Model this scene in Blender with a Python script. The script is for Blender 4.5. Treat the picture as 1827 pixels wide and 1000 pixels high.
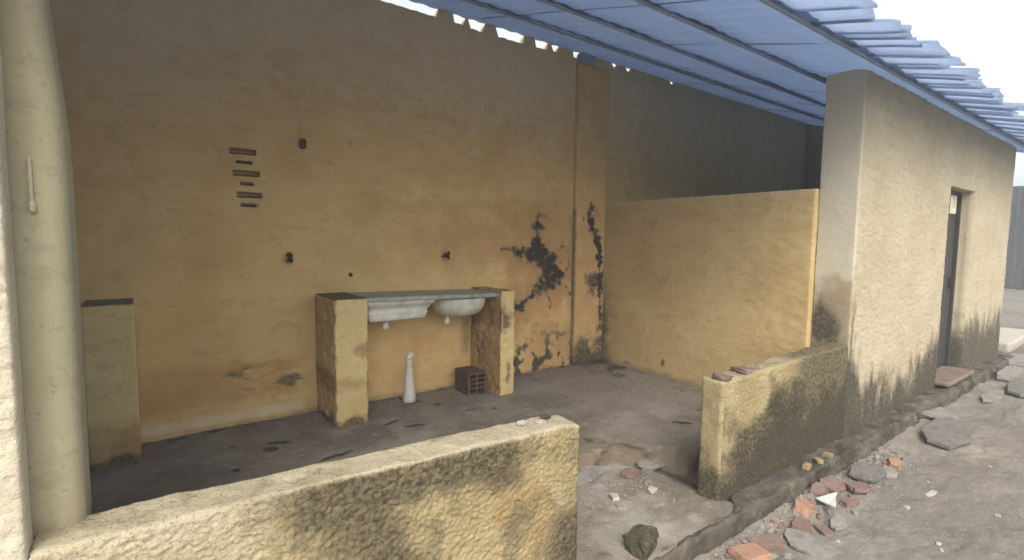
import bpy, bmesh, math, random
import numpy as np
from mathutils import Matrix, Vector

for o in list(bpy.data.objects):
    bpy.data.objects.remove(o, do_unlink=True)
scene = bpy.context.scene
COL = scene.collection
R = math.radians
random.seed(7)

# ---------------------------------------------------------------- camera
CAM_H = 1.45
yaw, pitch, roll = R(36.5), R(4.6), R(0.7)
fw = Vector((math.sin(yaw) * math.cos(pitch), math.cos(yaw) * math.cos(pitch), -math.sin(pitch)))
rt = Vector((math.cos(yaw), -math.sin(yaw), 0))
up = rt.cross(fw)
rt2 = rt * math.cos(roll) + up * math.sin(roll)
up2 = up * math.cos(roll) - rt * math.sin(roll)
cam_data = bpy.data.cameras.new('camera')
cam_data.sensor_width = 36
cam_data.lens = 910 / 1827 * 36
cam_data.clip_start = 0.02
cam_data.clip_end = 2000
cam = bpy.data.objects.new('camera', cam_data)
COL.objects.link(cam)
M = Matrix.Identity(4)
for i in range(3):
    M[i][0], M[i][1], M[i][2] = rt2[i], up2[i], -fw[i]
M[2][3] = CAM_H
cam.matrix_world = M
scene.camera = cam

# ---------------------------------------------------------------- sky, sun, exposure
SUN_EL, SUN_AZ = R(46), R(214)          # azimuth from +Y towards +X: in front of the facade, to the left
world = bpy.data.worlds.new('World')
scene.world = world
world.use_nodes = True
wn, wl = world.node_tree.nodes, world.node_tree.links
wn.clear()
w_out = wn.new('ShaderNodeOutputWorld')
w_bg = wn.new('ShaderNodeBackground')
w_sky = wn.new('ShaderNodeTexSky')
w_sky.sky_type = 'NISHITA'
w_sky.sun_disc = False
w_sky.sun_elevation = SUN_EL
w_sky.sun_rotation = SUN_AZ
w_sky.air_density = 1.0
w_sky.dust_density = 4.0
w_hs = wn.new('ShaderNodeHueSaturation')
w_hs.inputs['Saturation'].default_value = 0.28
w_hs.inputs['Value'].default_value = 1.0
# thin cloud layer, lighter and darker patches everywhere
w_tc = wn.new('ShaderNodeTexCoord')
w_no = wn.new('ShaderNodeTexNoise')
w_no.inputs['Scale'].default_value = 2.2
w_no.inputs['Detail'].default_value = 6
w_mr = wn.new('ShaderNodeMapRange')
w_mr.inputs['From Min'].default_value = 0.3
w_mr.inputs['From Max'].default_value = 0.7
w_mr.inputs['To Min'].default_value = 0.9
w_mr.inputs['To Max'].default_value = 1.12
w_mul = wn.new('ShaderNodeMixRGB')
w_mul.blend_type = 'MULTIPLY'
w_mul.inputs['Fac'].default_value = 1
wl.new(w_sky.outputs[0], w_hs.inputs['Color'])
wl.new(w_tc.outputs['Generated'], w_no.inputs['Vector'])
wl.new(w_no.outputs['Fac'], w_mr.inputs['Value'])
wl.new(w_hs.outputs[0], w_mul.inputs['Color1'])
wl.new(w_mr.outputs[0], w_mul.inputs['Color2'])
wl.new(w_mul.outputs[0], w_bg.inputs['Color'])
w_bg.inputs['Strength'].default_value = 0.15
wl.new(w_bg.outputs[0], w_out.inputs['Surface'])

sun_d = bpy.data.lights.new('sun', 'SUN')
sun_d.energy = 0.65
sun_d.angle = R(45)
sun_d.color = (1.0, 0.95, 0.86)
sun = bpy.data.objects.new('sun', sun_d)
COL.objects.link(sun)
sd = Vector((math.sin(SUN_AZ) * math.cos(SUN_EL), math.cos(SUN_AZ) * math.cos(SUN_EL), math.sin(SUN_EL)))
sun.rotation_euler = sd.to_track_quat('Z', 'Y').to_euler()
sun.location = (0, -20, 30)

vs = scene.view_settings
vs.view_transform = 'Standard'
vs.look = 'None'
vs.gamma = 1
vs.use_curve_mapping = False
vs.exposure = 1.1
scene.cycles.max_bounces = 6
scene.cycles.diffuse_bounces = 4
scene.cycles.volume_bounces = 1
scene.cycles.glossy_bounces = 2
scene.cycles.use_denoising = True

# ---------------------------------------------------------------- noise
_rs = np.random.RandomState(3)
PERM = np.concatenate([_rs.permutation(512)] * 2)
GRAD = _rs.normal(size=(512, 3))
GRAD /= np.linalg.norm(GRAD, axis=1)[:, None]


def noise(P, s=1.0, seed=0):
    """gradient noise, about -0.7..0.7; s = scale or a 3-vector of scales"""
    Q = np.asarray(P, float) * np.asarray(s, float) + seed * 17.31
    I = np.floor(Q).astype(int)
    f = Q - I
    u = f * f * f * (f * (f * 6 - 15) + 10)
    out = 0
    for dx in (0, 1):
        for dy in (0, 1):
            for dz in (0, 1):
                h = PERM[(PERM[(PERM[(I[:, 0] + dx) & 511] + I[:, 1] + dy) & 511] + I[:, 2] + dz) & 511]
                g = GRAD[h]
                d = g[:, 0] * (f[:, 0] - dx) + g[:, 1] * (f[:, 1] - dy) + g[:, 2] * (f[:, 2] - dz)
                w = (u[:, 0] if dx else 1 - u[:, 0]) * (u[:, 1] if dy else 1 - u[:, 1]) * (u[:, 2] if dz else 1 - u[:, 2])
                out = out + w * d
    return out * 1.4


def fbm(P, s=1.0, o=4, seed=0, gain=0.5):
    a, t = 1.0, 0
    s = np.asarray(s, float)
    for k in range(o):
        t = t + a * noise(P, s, seed + k)
        s = s * 2.03
        a *= gain
    return t


def sm(a, b, x):
    t = np.clip((x - a) / (b - a), 0, 1)
    return t * t * (3 - 2 * t)


def sd_poly(x, z, pts):
    """signed distance to a polygon, positive inside"""
    pts = np.array(pts, float)
    d = np.full(x.shape, 1e9)
    ins = np.zeros(x.shape, bool)
    n = len(pts)
    for i in range(n):
        a, b = pts[i], pts[(i + 1) % n]
        e = b - a
        t = np.clip(((x - a[0]) * e[0] + (z - a[1]) * e[1]) / (e @ e), 0, 1)
        d = np.minimum(d, np.hypot(x - a[0] - t * e[0], z - a[1] - t * e[1]))
        c = ((a[1] > z) != (b[1] > z))
        with np.errstate(divide='ignore', invalid='ignore'):
            xi = (b[0] - a[0]) * (z - a[1]) / (b[1] - a[1] + 1e-12) + a[0]
        ins ^= c & (x < xi)
    return np.where(ins, d, -d)


def d_line(x, z, pts):
    pts = np.array(pts, float)
    d = np.full(x.shape, 1e9)
    for a, b in zip(pts[:-1], pts[1:]):
        e = b - a
        t = np.clip(((x - a[0]) * e[0] + (z - a[1]) * e[1]) / (e @ e), 0, 1)
        d = np.minimum(d, np.hypot(x - a[0] - t * e[0], z - a[1] - t * e[1]))
    return d


# ---------------------------------------------------------------- object helpers
def prop(o, label=None, cat=None, group=None, kind=None):
    if label:
        o['label'] = label
    if cat:
        o['category'] = cat
    if group:
        o['group'] = group
    if kind:
        o['kind'] = kind
    return o


def empty(name, loc, label, cat, group=None):
    o = bpy.data.objects.new(name, None)
    o.empty_display_size = 0.1
    o.location = loc
    COL.objects.link(o)
    return prop(o, label, cat, group)


def add_mesh(name, me, mat, base=(0, 0, 0), parent=None):
    if mat and not me.materials:
        me.materials.append(mat)
    o = bpy.data.objects.new(name, me)
    COL.objects.link(o)
    if parent:
        o.parent = parent
        o.location = Vector(base) - parent_world(parent)
    else:
        o.location = base
    return o


def parent_world(p):
    v = Vector((0, 0, 0))
    while p:
        v = v + p.location
        p = p.parent
    return v


def np_mesh(name, V, quads, attrs=None, tris=None, smooth=True, base=(0, 0, 0)):
    me = bpy.data.meshes.new(name)
    V = np.asarray(V, np.float32) - np.asarray(base, np.float32)
    quads = np.asarray(quads, np.int32).reshape(-1, 4)
    nt = 0 if tris is None else len(tris)
    me.vertices.add(len(V))
    me.vertices.foreach_set('co', V.ravel())
    nl = len(quads) * 4 + nt * 3
    me.loops.add(nl)
    li = quads.ravel()
    if nt:
        li = np.concatenate([li, np.asarray(tris, np.int32).ravel()])
    me.loops.foreach_set('vertex_index', li)
    me.polygons.add(len(quads) + nt)
    ls = np.arange(len(quads)) * 4
    if nt:
        ls = np.concatenate([ls, len(quads) * 4 + np.arange(nt) * 3])
    me.polygons.foreach_set('loop_start', ls.astype(np.int32))
    me.update(calc_edges=True)
    me.polygons.foreach_set('use_smooth', np.full(len(me.polygons), smooth))
    if attrs:
        for k, a in attrs.items():
            at = me.attributes.new(k, 'FLOAT', 'POINT')
            at.data.foreach_set('value', np.ascontiguousarray(a, np.float32))
    me.validate()
    return me


def axis(lo, hi, res, extra=()):
    n = max(1, int(round((hi - lo) / res)))
    a = np.linspace(lo, hi, n + 1)
    for e in extra:
        if lo < e < hi:
            a[np.argmin(np.abs(a - e))] = e
    return np.unique(a)


def rough_box(name, lo, hi, res, r=0.012, disp=None, masks=None, coarse=(), holes=(), warp=None, mat=None, base=None, parent=None):
    """box with rounded worn edges and displaced skin. holes: (x0,x1,z0,z1,depth) cut into the y- face."""
    lo, hi = np.array(lo, float), np.array(hi, float)
    ex = [h[0] for h in holes] + [h[1] for h in holes]
    ez = [h[2] for h in holes] + [h[3] for h in holes]
    if not hasattr(res, '__len__'):
        res = (res,) * 3
    ax = [axis(lo[0], hi[0], res[0], ex), axis(lo[1], hi[1], res[1]), axis(lo[2], hi[2], res[2], ez)]
    allP, allQ, n0 = [], [], 0
    hole_edges = []
    for a in range(3):
        b, c = (a + 1) % 3, (a + 2) % 3
        for side in (0, 1):
            key = 'xyz'[a] + '-+'[side]
            A, B = ax[b], ax[c]
            if key in coarse:
                A, B = A[[0, -1]], B[[0, -1]]
            g = np.stack(np.meshgrid(A, B, indexing='ij'), -1).reshape(-1, 2)
            P = np.zeros((len(g), 3))
            P[:, a] = hi[a] if side else lo[a]
            P[:, b], P[:, c] = g[:, 0], g[:, 1]
            nb, nc = len(A), len(B)
            i, j = np.meshgrid(np.arange(nb - 1), np.arange(nc - 1), indexing='ij')
            i, j = i.ravel(), j.ravel()
            q = np.stack([i * nc + j, (i + 1) * nc + j, (i + 1) * nc + j + 1, i * nc + j + 1], -1)
            if not side:
                q = q[:, ::-1]
            if key == 'y-' and holes:                       # b = z, c = x
                zc = (A[i] + A[i + 1]) / 2
                xc = (B[j] + B[j + 1]) / 2
                keep = np.ones(len(q), bool)
                for h in holes:
                    keep &= ~((xc > h[0]) & (xc < h[1]) & (zc > h[2]) & (zc < h[3]))
                q = q[keep]
            allP.append(P)
            allQ.append(q + n0)
            n0 += len(P)
    P = np.concatenate(allP)
    Q = np.concatenate(allQ)
    key = np.round(P * 2e4).astype(np.int64)
    _, idx, inv = np.unique(key, axis=0, return_index=True, return_inverse=True)
    inv = inv.ravel()
    P = P[idx]
    Q = inv[Q]
    rr = min(r, (hi - lo).min() * 0.49)
    inner = np.clip(P, lo + rr, hi - rr)
    d = P - inner
    N = d / np.linalg.norm(d, axis=1)[:, None]
    V = inner + N * rr
    if disp:
        V = V + N * disp(P, N)[:, None]
    if warp:
        V = warp(V, P)
    at = masks(P, N) if masks else {}
    # reveals of the holes
    if holes:
        onf = np.where(np.abs(P[:, 1] - lo[1]) < 1e-6)[0]
        k2 = dict(zip(map(tuple, np.round(P[onf] * 2e4).astype(np.int64).tolist()), onf.tolist()))
    for (x0, x1, z0, z1, dep) in holes:
        xs = ax[0][(ax[0] >= x0 - 1e-6) & (ax[0] <= x1 + 1e-6)]
        zs = ax[2][(ax[2] >= z0 - 1e-6) & (ax[2] <= z1 + 1e-6)]
        ring = [(x, zs[0]) for x in xs] + [(xs[-1], z) for z in zs[1:]] + [(x, zs[-1]) for x in xs[::-1][1:]] + [(xs[0], z) for z in zs[::-1][1:-1]]
        ring = np.array(ring)
        front = [k2[tuple(np.round(np.array([x, lo[1], z]) * 2e4).astype(np.int64).tolist())] for x, z in ring]
        prev = np.array(front)
        for st in (0.3, 1.0):
            newp = np.stack([ring[:, 0], np.full(len(ring), lo[1] + dep * st), ring[:, 1]], -1)
            start = len(V)
            V = np.concatenate([V, newp])
            for k in at:
                at[k] = np.concatenate([at[k], at[k][front]])
            cur = np.arange(start, start + len(ring))
            Q = np.concatenate([Q, np.stack([prev, np.roll(prev, -1), np.roll(cur, -1), cur], -1)])
            prev = cur
        # closing face as a strip fan
        ctr = len(V)
        V = np.concatenate([V, [[(x0 + x1) / 2, lo[1] + dep, (z0 + z1) / 2]]])
        for k in at:
            at[k] = np.concatenate([at[k], [0.0]])
        t = np.stack([prev, np.roll(prev, -1), np.full(len(prev), ctr)], -1)
        rough_box.tris = t if rough_box.tris is None else np.concatenate([rough_box.tris, t])
    tris = rough_box.tris
    rough_box.tris = None
    if base is None:
        base = ((lo[0] + hi[0]) / 2, (lo[1] + hi[1]) / 2, lo[2])
    me = np_mesh(name, V, Q, at, tris=tris, base=base)
    return add_mesh(name, me, mat, base, parent)


rough_box.tris = None


# ---------------------------------------------------------------- materials
class Mat:
    def __init__(self, name, base, rough=0.9, spec=0.25):
        self.m = bpy.data.materials.new(name)
        self.m.use_nodes = True
        self.n, self.l = self.m.node_tree.nodes, self.m.node_tree.links
        self.b = self.n['Principled BSDF']
        self.b.inputs['Roughness'].default_value = rough
        self.b.inputs['Specular IOR Level'].default_value = spec
        self.tc = self.n.new('ShaderNodeTexCoord')
        rgb = self.n.new('ShaderNodeRGB')
        rgb.outputs[0].default_value = (*base, 1)
        self.c = rgb.outputs[0]
        self.bump = None

    def noise(self, scale, detail=5, rough=0.6, stretch=None, dist=0.0, off=0.0):
        mp = self.n.new('ShaderNodeMapping')
        mp.inputs['Scale'].default_value = stretch or (1, 1, 1)
        mp.inputs['Location'].default_value = (off, off * 1.7, off * 0.6)
        self.l.new(self.tc.outputs['Object'], mp.inputs['Vector'])
        t = self.n.new('ShaderNodeTexNoise')
        t.inputs['Scale'].default_value = scale
        t.inputs['Detail'].default_value = detail
        t.inputs['Roughness'].default_value = rough
        t.inputs['Distortion'].default_value = dist
        self.l.new(mp.outputs[0], t.inputs['Vector'])
        return t.outputs['Fac']

    def attr(self, name):
        a = self.n.new('ShaderNodeAttribute')
        a.attribute_name = name
        return a.outputs['Fac']

    def math(self, op, a, b=None):
        m = self.n.new('ShaderNodeMath')
        m.operation = op
        for k, v in enumerate((a, b)):
            if v is None:
                continue
            if isinstance(v, (int, float)):
                m.inputs[k].default_value = v
            else:
                self.l.new(v, m.inputs[k])
        return m.outputs[0]

    def ramp(self, v, lo, hi, to=1.0):
        r = self.n.new('ShaderNodeMapRange')
        r.interpolation_type = 'SMOOTHSTEP'
        r.inputs['From Min'].default_value = lo
        r.inputs['From Max'].default_value = hi
        r.inputs['To Max'].default_value = to
        self.l.new(v, r.inputs['Value'])
        return r.outputs[0]

    def layer(self, fac, color, blend='MIX'):
        mx = self.n.new('ShaderNodeMixRGB')
        mx.blend_type = blend
        self.l.new(fac, mx.inputs['Fac'])
        self.l.new(self.c, mx.inputs['Color1'])
        mx.inputs['Color2'].default_value = (*color, 1)
        self.c = mx.outputs[0]
        return self

    def patches(self, color, scale, lo, hi, to=1.0, **k):
        return self.layer(self.ramp(self.noise(scale, **k), lo, hi, to), color)

    def stain(self, name, color, scale=14, amt=0.9, lo=0.35, hi=0.65, to=1.0, detail=8, **k):
        """a stain or painted light mask stored on the mesh, its border broken up by noise"""
        nz = self.math('MULTIPLY', self.math('SUBTRACT', self.noise(scale, detail, 0.7, **k), 0.5), amt)
        return self.layer(self.ramp(self.math('ADD', self.attr(name), nz), lo, hi, to), color)

    def bumps(self, *specs):
        h = None
        for scale, w, kw in specs:
            v = self.math('MULTIPLY', self.noise(scale, 3, 0.65, **kw), w)
            h = v if h is None else self.math('ADD', h, v)
        b = self.n.new('ShaderNodeBump')
        b.inputs['Strength'].default_value = 1.0
        b.inputs['Distance'].default_value = 1.0
        self.l.new(h, b.inputs['Height'])
        self.l.new(b.outputs[0], self.b.inputs['Normal'])
        return self

    def done(self, through=None):
        self.l.new(self.c, self.b.inputs['Base Color'])
        if through:                                   # a thin sheet that lets daylight through
            fac, tint = through
            t = self.n.new('ShaderNodeBsdfTranslucent')
            t.inputs['Color'].default_value = (*tint, 1)
            mx = self.n.new('ShaderNodeMixShader')
            mx.inputs[0].default_value = fac
            self.l.new(self.b.outputs[0], mx.inputs[1])
            self.l.new(t.outputs[0], mx.inputs[2])
            self.l.new(mx.outputs[0], self.n['Material Output'].inputs['Surface'])
        return self.m


def plaster(name, base, dark, light, mould_or_shade=(0.045, 0.037, 0.028), damp=(0.30, 0.16, 0.07), bare_or_lit=(0.62, 0.53, 0.36), fine=0.0015, mb=14, grime=(0.17, 0.135, 0.085), speck=0.0):
    m = Mat(name, base, 0.92, 0.15)
    m.patches(dark, 1.6, 0.40, 0.66, 0.7, detail=4)
    m.patches(light, 4, 0.48, 0.72, 0.6, off=5, detail=5)
    m.patches(dark, 5, 0.48, 0.70, 0.5, stretch=(0.35, 0.35, 1.8), off=9, detail=5)
    m.patches(tuple(c * 0.6 for c in dark), 55, 0.60, 0.72, 0.4, off=3, detail=2)
    m.patches(tuple(c * 0.78 for c in dark), 11, 0.55, 0.66, 0.35, off=14, stretch=(0.7, 0.7, 1.3), detail=7)
    m.patches(tuple(min(1, c * 1.12) for c in light), 17, 0.60, 0.70, 0.45, off=17, stretch=(0.5, 0.5, 1.6), detail=7)
    m.stain('bare_or_lit', bare_or_lit, 9, 0.7, 0.2, 0.8, 0.85, detail=4)
    if speck:                                     # sandy grains of the coarse render
        m.patches(tuple(c * 0.45 for c in dark), 120, 0.54, 0.68, speck, off=31, detail=3)
        m.patches(tuple(min(1, c * 1.25) for c in light), 160, 0.56, 0.70, speck, off=33, detail=3)
    m.stain('damp', damp, 5, 0.9, 0.2, 0.95, 0.8, detail=5)
    m.stain('mould_or_shade', grime, mb * 0.7, 1.0, 0.10, 0.95, 0.80, detail=6)  # grime colour, also used for the painted shade
    m.stain('mould_or_shade', grime, mb * 5, 2.2, 0.35, 0.95, 0.75, detail=4, off=6)
    m.stain('mould_or_shade', mould_or_shade, mb * 3.2, 2.4, 0.62, 1.15, 0.88, detail=5)
    m.bumps((24, fine * 2.2, {}), (95, fine * 1.2, {}), (260, fine * 0.55, {}))
    return m.done()


M_in = plaster('interior ochre plaster', (0.67, 0.465, 0.205), (0.57, 0.375, 0.15), (0.72, 0.525, 0.255), damp=(0.47, 0.265, 0.105), bare_or_lit=(0.72, 0.60, 0.40))
M_part = plaster('partition plaster', (0.55, 0.40, 0.19), (0.46, 0.325, 0.145), (0.60, 0.45, 0.235), damp=(0.40, 0.24, 0.10))
M_fac = plaster('facade cream plaster', (0.455, 0.39, 0.265), (0.39, 0.325, 0.21), (0.49, 0.43, 0.31), mould_or_shade=(0.06, 0.053, 0.038), damp=(0.27, 0.195, 0.12), bare_or_lit=(0.60, 0.54, 0.41), grime=(0.15, 0.125, 0.085), fine=0.0026, speck=0.35)
M_low = plaster('weathered stucco', (0.36, 0.285, 0.145), (0.25, 0.19, 0.095), (0.42, 0.355, 0.22), mould_or_shade=(0.045, 0.038, 0.025), damp=(0.28, 0.185, 0.075), bare_or_lit=(0.44, 0.385, 0.265), grime=(0.13, 0.105, 0.06), fine=0.0034, speck=0.6)
M_col = plaster('column plaster', (0.39, 0.345, 0.22), (0.34, 0.295, 0.185), (0.42, 0.38, 0.255), bare_or_lit=(0.36, 0.33, 0.25), fine=0.0010)
M_pil = plaster('pier plaster', (0.62, 0.47, 0.22), (0.50, 0.36, 0.16), (0.66, 0.53, 0.29), mould_or_shade=(0.09, 0.065, 0.03))

m = Mat('floor concrete', (0.225, 0.19, 0.145), 0.9, 0.2)
m.patches((0.145, 0.12, 0.09), 1.9, 0.42, 0.64, 0.85, detail=6)
m.patches((0.30, 0.26, 0.20), 11, 0.52, 0.70, 0.6, detail=6, off=21)
m.patches((0.12, 0.10, 0.075), 30, 0.58, 0.72, 0.5, detail=4, off=23)
m.patches((0.32, 0.28, 0.225), 2.6, 0.5, 0.72, 0.6, off=4, detail=4)
m.patches((0.10, 0.085, 0.07), 9, 0.6, 0.72, 0.55, off=8, detail=4)
m.patches((0.30, 0.19, 0.11), 1.1, 0.58, 0.75, 0.5, off=12, detail=4)
m.patches((0.42, 0.40, 0.36), 55, 0.62, 0.74, 0.5, off=1, detail=3)
m.stain('damp', (0.19, 0.145, 0.10), 7, 1.2, 0.3, 0.9, 0.85)
m.stain('mould_or_shade', (0.07, 0.06, 0.045), 12, 1.0)
m.stain('bare_or_lit', (0.36, 0.335, 0.275), 6, 1.0, 0.2, 1.0, 0.75)
m.bumps((12, 0.007, {}), (60, 0.006, {}), (200, 0.002, {}))
M_floor = m.done()

m = Mat('yard earth', (0.216, 0.196, 0.158), 0.95, 0.12)
m.patches((0.151, 0.133, 0.108), 0.8, 0.42, 0.68, 0.8, detail=4)
m.patches((0.288, 0.266, 0.216), 1.7, 0.5, 0.72, 0.7, off=4, detail=4)
m.patches((0.173, 0.148, 0.130), 7, 0.5, 0.68, 0.6, off=8, stretch=(0.6, 1.4, 1), detail=4)
m.patches((0.245, 0.178, 0.130), 2.2, 0.58, 0.75, 0.45, off=12, detail=4)
m.patches((0.346, 0.333, 0.281), 42, 0.6, 0.72, 0.6, off=1, detail=4)
m.patches((0.065, 0.059, 0.050), 36, 0.64, 0.74, 0.6, off=3, detail=4)
m.bumps((9, 0.007, {}), (40, 0.008, {}), (130, 0.0035, {}))
M_ground = m.done()

m = Mat('mossy kerb', (0.105, 0.090, 0.071), 0.95, 0.15)
m.patches((0.053, 0.045, 0.034), 4, 0.4, 0.62, 0.85, detail=4)
m.patches((0.186, 0.155, 0.105), 9, 0.55, 0.72, 0.7, off=4, detail=4)
m.patches((0.062, 0.065, 0.031), 6, 0.52, 0.7, 0.5, off=8, detail=4)
m.patches((0.260, 0.211, 0.124), 40, 0.62, 0.74, 0.5, off=2, detail=4)
m.bumps((14, 0.014, {}), (60, 0.006, {}), (180, 0.002, {}))
M_kerb = m.done()

M_flare_sheet = []
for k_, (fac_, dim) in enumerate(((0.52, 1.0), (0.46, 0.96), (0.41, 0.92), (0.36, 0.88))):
    m = Mat('flare blue roof sheet', (0.30 * dim, 0.39 * dim, 0.54 * dim), 0.85, 0.2)
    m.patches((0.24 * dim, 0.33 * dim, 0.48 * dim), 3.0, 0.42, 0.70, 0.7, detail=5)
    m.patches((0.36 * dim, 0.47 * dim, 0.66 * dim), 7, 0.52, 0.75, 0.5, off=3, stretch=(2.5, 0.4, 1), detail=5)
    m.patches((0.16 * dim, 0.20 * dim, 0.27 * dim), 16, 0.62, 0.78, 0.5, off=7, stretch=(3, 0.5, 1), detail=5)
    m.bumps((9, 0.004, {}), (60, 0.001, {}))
    M_flare_sheet.append(m.done((fac_, (0.48, 0.57, 0.72))))  # sheets stand in for opaque tiles; flare's blue glow put into them

m = Mat('flare pale eave tile', (0.36, 0.44, 0.56), 0.9, 0.1)
m.patches((0.27, 0.33, 0.43), 9, 0.4, 0.7, 0.8, detail=5)
m.patches((0.42, 0.47, 0.55), 16, 0.55, 0.75, 0.6, off=5, detail=5)
m.bumps((50, 0.003, {}))
M_flare_tile = m.done((0.66, (0.62, 0.70, 0.83)))  # pale glow of flare put into the tiles as translucency


def simple(name, base, dark, rough=0.85, spec=0.3, scale=20, light=None, bump=0.002):
    m = Mat(name, base, rough, spec)
    m.patches(dark, scale, 0.45, 0.68, 0.8, detail=4)
    if light:
        m.patches(light, scale * 1.7, 0.56, 0.74, 0.6, off=4, detail=4)
    m.bumps((scale * 2, bump * 2, {}), (scale * 8, bump * 0.6, {}))
    return m.done()


M_porc = simple('dusty white ceramic', (0.60, 0.58, 0.48), (0.44, 0.41, 0.32), 0.4, 0.5, 7, bump=0.0003)
M_slab = simple('greenish marble slab', (0.33, 0.34, 0.27), (0.19, 0.19, 0.15), 0.5, 0.4, 8, (0.42, 0.45, 0.40), 0.0006)
M_white = simple('white plastic', (0.72, 0.72, 0.70), (0.52, 0.50, 0.46), 0.5, 0.4, 15, bump=0.0003)
M_cream = simple('aged cream plastic', (0.46, 0.41, 0.28), (0.40, 0.355, 0.235), 0.8, 0.3, 15, bump=0.0003)
M_sill = simple('worn brown cement', (0.19, 0.14, 0.105), (0.13, 0.095, 0.07), 0.9, 0.2, 12, (0.25, 0.20, 0.155), 0.003)
M_brick = simple('dirty hollow brick', (0.13, 0.082, 0.060), (0.075, 0.050, 0.038), 0.95, 0.1, 18)
M_orange = simple('orange brick', (0.37, 0.215, 0.14), (0.25, 0.16, 0.11), 0.95, 0.1, 14, (0.33, 0.27, 0.21), 0.004)
M_red = simple('dull red brick', (0.215, 0.145, 0.115), (0.15, 0.11, 0.09), 0.95, 0.1, 22, (0.29, 0.235, 0.195), 0.003)
M_grey = simple('broken grey concrete', (0.25, 0.23, 0.20), (0.16, 0.145, 0.125), 0.95, 0.1, 18, (0.36, 0.33, 0.28), 0.003)
M_dgrey = simple('dark concrete plate', (0.17, 0.16, 0.14), (0.11, 0.10, 0.088), 0.95, 0.1, 18, (0.25, 0.23, 0.20), 0.003)
M_pale = simple('pale plaster crumb', (0.44, 0.40, 0.33), (0.30, 0.265, 0.21), 0.95, 0.1, 25, None, 0.002)
M_yel = simple('ochre plaster crumb', (0.30, 0.22, 0.11), (0.16, 0.12, 0.07), 0.95, 0.1, 25, None, 0.002)
M_moss = simple('mossy stone', (0.095, 0.088, 0.055), (0.05, 0.047, 0.032), 0.98, 0.05, 25, (0.34, 0.26, 0.17), 0.006)
M_rust = simple('rusted iron', (0.05, 0.028, 0.020), (0.02, 0.014, 0.012), 0.85, 0.3, 40, None, 0.001)
M_dark = simple('dark hollow', (0.03, 0.026, 0.022), (0.015, 0.013, 0.012), 0.95, 0.1, 20)
M_leaf = simple('dry dead leaf', (0.075, 0.057, 0.042), (0.045, 0.036, 0.028), 0.9, 0.15, 30)
M_door = simple('dark grey door paint', (0.040, 0.038, 0.034), (0.026, 0.025, 0.023), 0.6, 0.4, 5)
M_gate = simple('dark metal sheet', (0.065, 0.067, 0.068), (0.045, 0.046, 0.047), 0.8, 0.2, 2, (0.09, 0.088, 0.085))
M_paper = simple('sun bleached paper', (0.68, 0.66, 0.52), (0.60, 0.56, 0.40), 0.9, 0.1, 8, bump=0.0003)
M_pyel = simple('yellow print', (0.60, 0.52, 0.18), (0.52, 0.44, 0.16), 0.9, 0.1, 8, bump=0.0003)
M_wood = simple('old rafter wood', (0.33, 0.40, 0.52), (0.28, 0.34, 0.45), 0.9, 0.1, 6)

# tile print for the broken white tile: fine grooves
m = Mat('ribbed white tile', (0.66, 0.68, 0.62), 0.45, 0.4)
m.patches((0.48, 0.50, 0.46), 30, 0.5, 0.7, 0.5, stretch=(1, 6, 1), detail=4)
m.bumps((40, 0.002, {'stretch': (1, 5, 1)}))
M_wtile = m.done()

# ================================================================ setting
Y_L, Y_R, Y_B = 1.68, 1.62, 4.30      # left facade, right facade, back wall
G_Z = -0.25                           # yard
P_Z = -0.12                           # entry slab and plinth


def roof_z(y):
    return 2.77 + 0.28 * (y - Y_R)


# ---- ground: one sheet to the horizon, fine where the camera sees it close
def sheet(name, xs, ys, hf, mat, kind='structure', masks=None):
    g = np.stack(np.meshgrid(xs, ys, indexing='ij'), -1).reshape(-1, 2)
    P = np.concatenate([g, np.zeros((len(g), 1))], 1)
    P[:, 2] = hf(P)
    nx, ny = len(xs), len(ys)
    i, j = np.meshgrid(np.arange(nx - 1), np.arange(ny - 1), indexing='ij')
    i, j = i.ravel(), j.ravel()
    Q = np.stack([i * ny + j, (i + 1) * ny + j, (i + 1) * ny + j + 1, i * ny + j + 1], -1)
    me = np_mesh(name, P, Q, masks(P) if masks else None)
    return prop(add_mesh(name, me, mat), kind=kind)


def spread(lo, hi, far):
    d = np.concatenate([np.geomspace(0.3, far, 18)])
    return lo - d[::-1], hi + d


xa, xb = spread(1.6, 13.0, 600)
ya, yb = spread(-0.2, 1.75, 600)
gx = np.concatenate([xa, np.arange(1.6, 6.5, 0.016), np.arange(6.5, 13.0, 0.035), [13.0], xb])
gy = np.concatenate([ya, np.arange(-0.2, 1.75, 0.016), [1.75], yb])


def ground_h(P):
    near = sm(30, 14, np.abs(P[:, 0]) + np.abs(P[:, 1]))
    h = 0.020 * fbm(P, (0.9, 1.6, 1), 4, 1) + 0.010 * fbm(P, (5, 7, 1), 4, 5) + 0.004 * noise(P, 34, 9)
    # worn broken crust: shallow terraces
    t = fbm(P, (0.8, 1.5, 1), 3, 21)
    h = h + 0.008 * (sm(0.02, 0.06, t) + sm(0.3, 0.34, t)) + 0.006 * np.abs(fbm(P, (11, 14, 1), 3, 33))
    # dirt heaped along the kerb
    h = h + 0.035 * sm(1.25, 1.52, P[:, 1]) * (0.7 + 0.6 * noise(P, 3, 4)) * sm(1.5, 2.5, P[:, 0])
    inside = sm(1.56, 1.62, P[:, 1])
    return G_Z + h * near * (1 - inside) - 0.05 * inside * near


sheet('ground', gx, gy, ground_h, M_ground)


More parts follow.
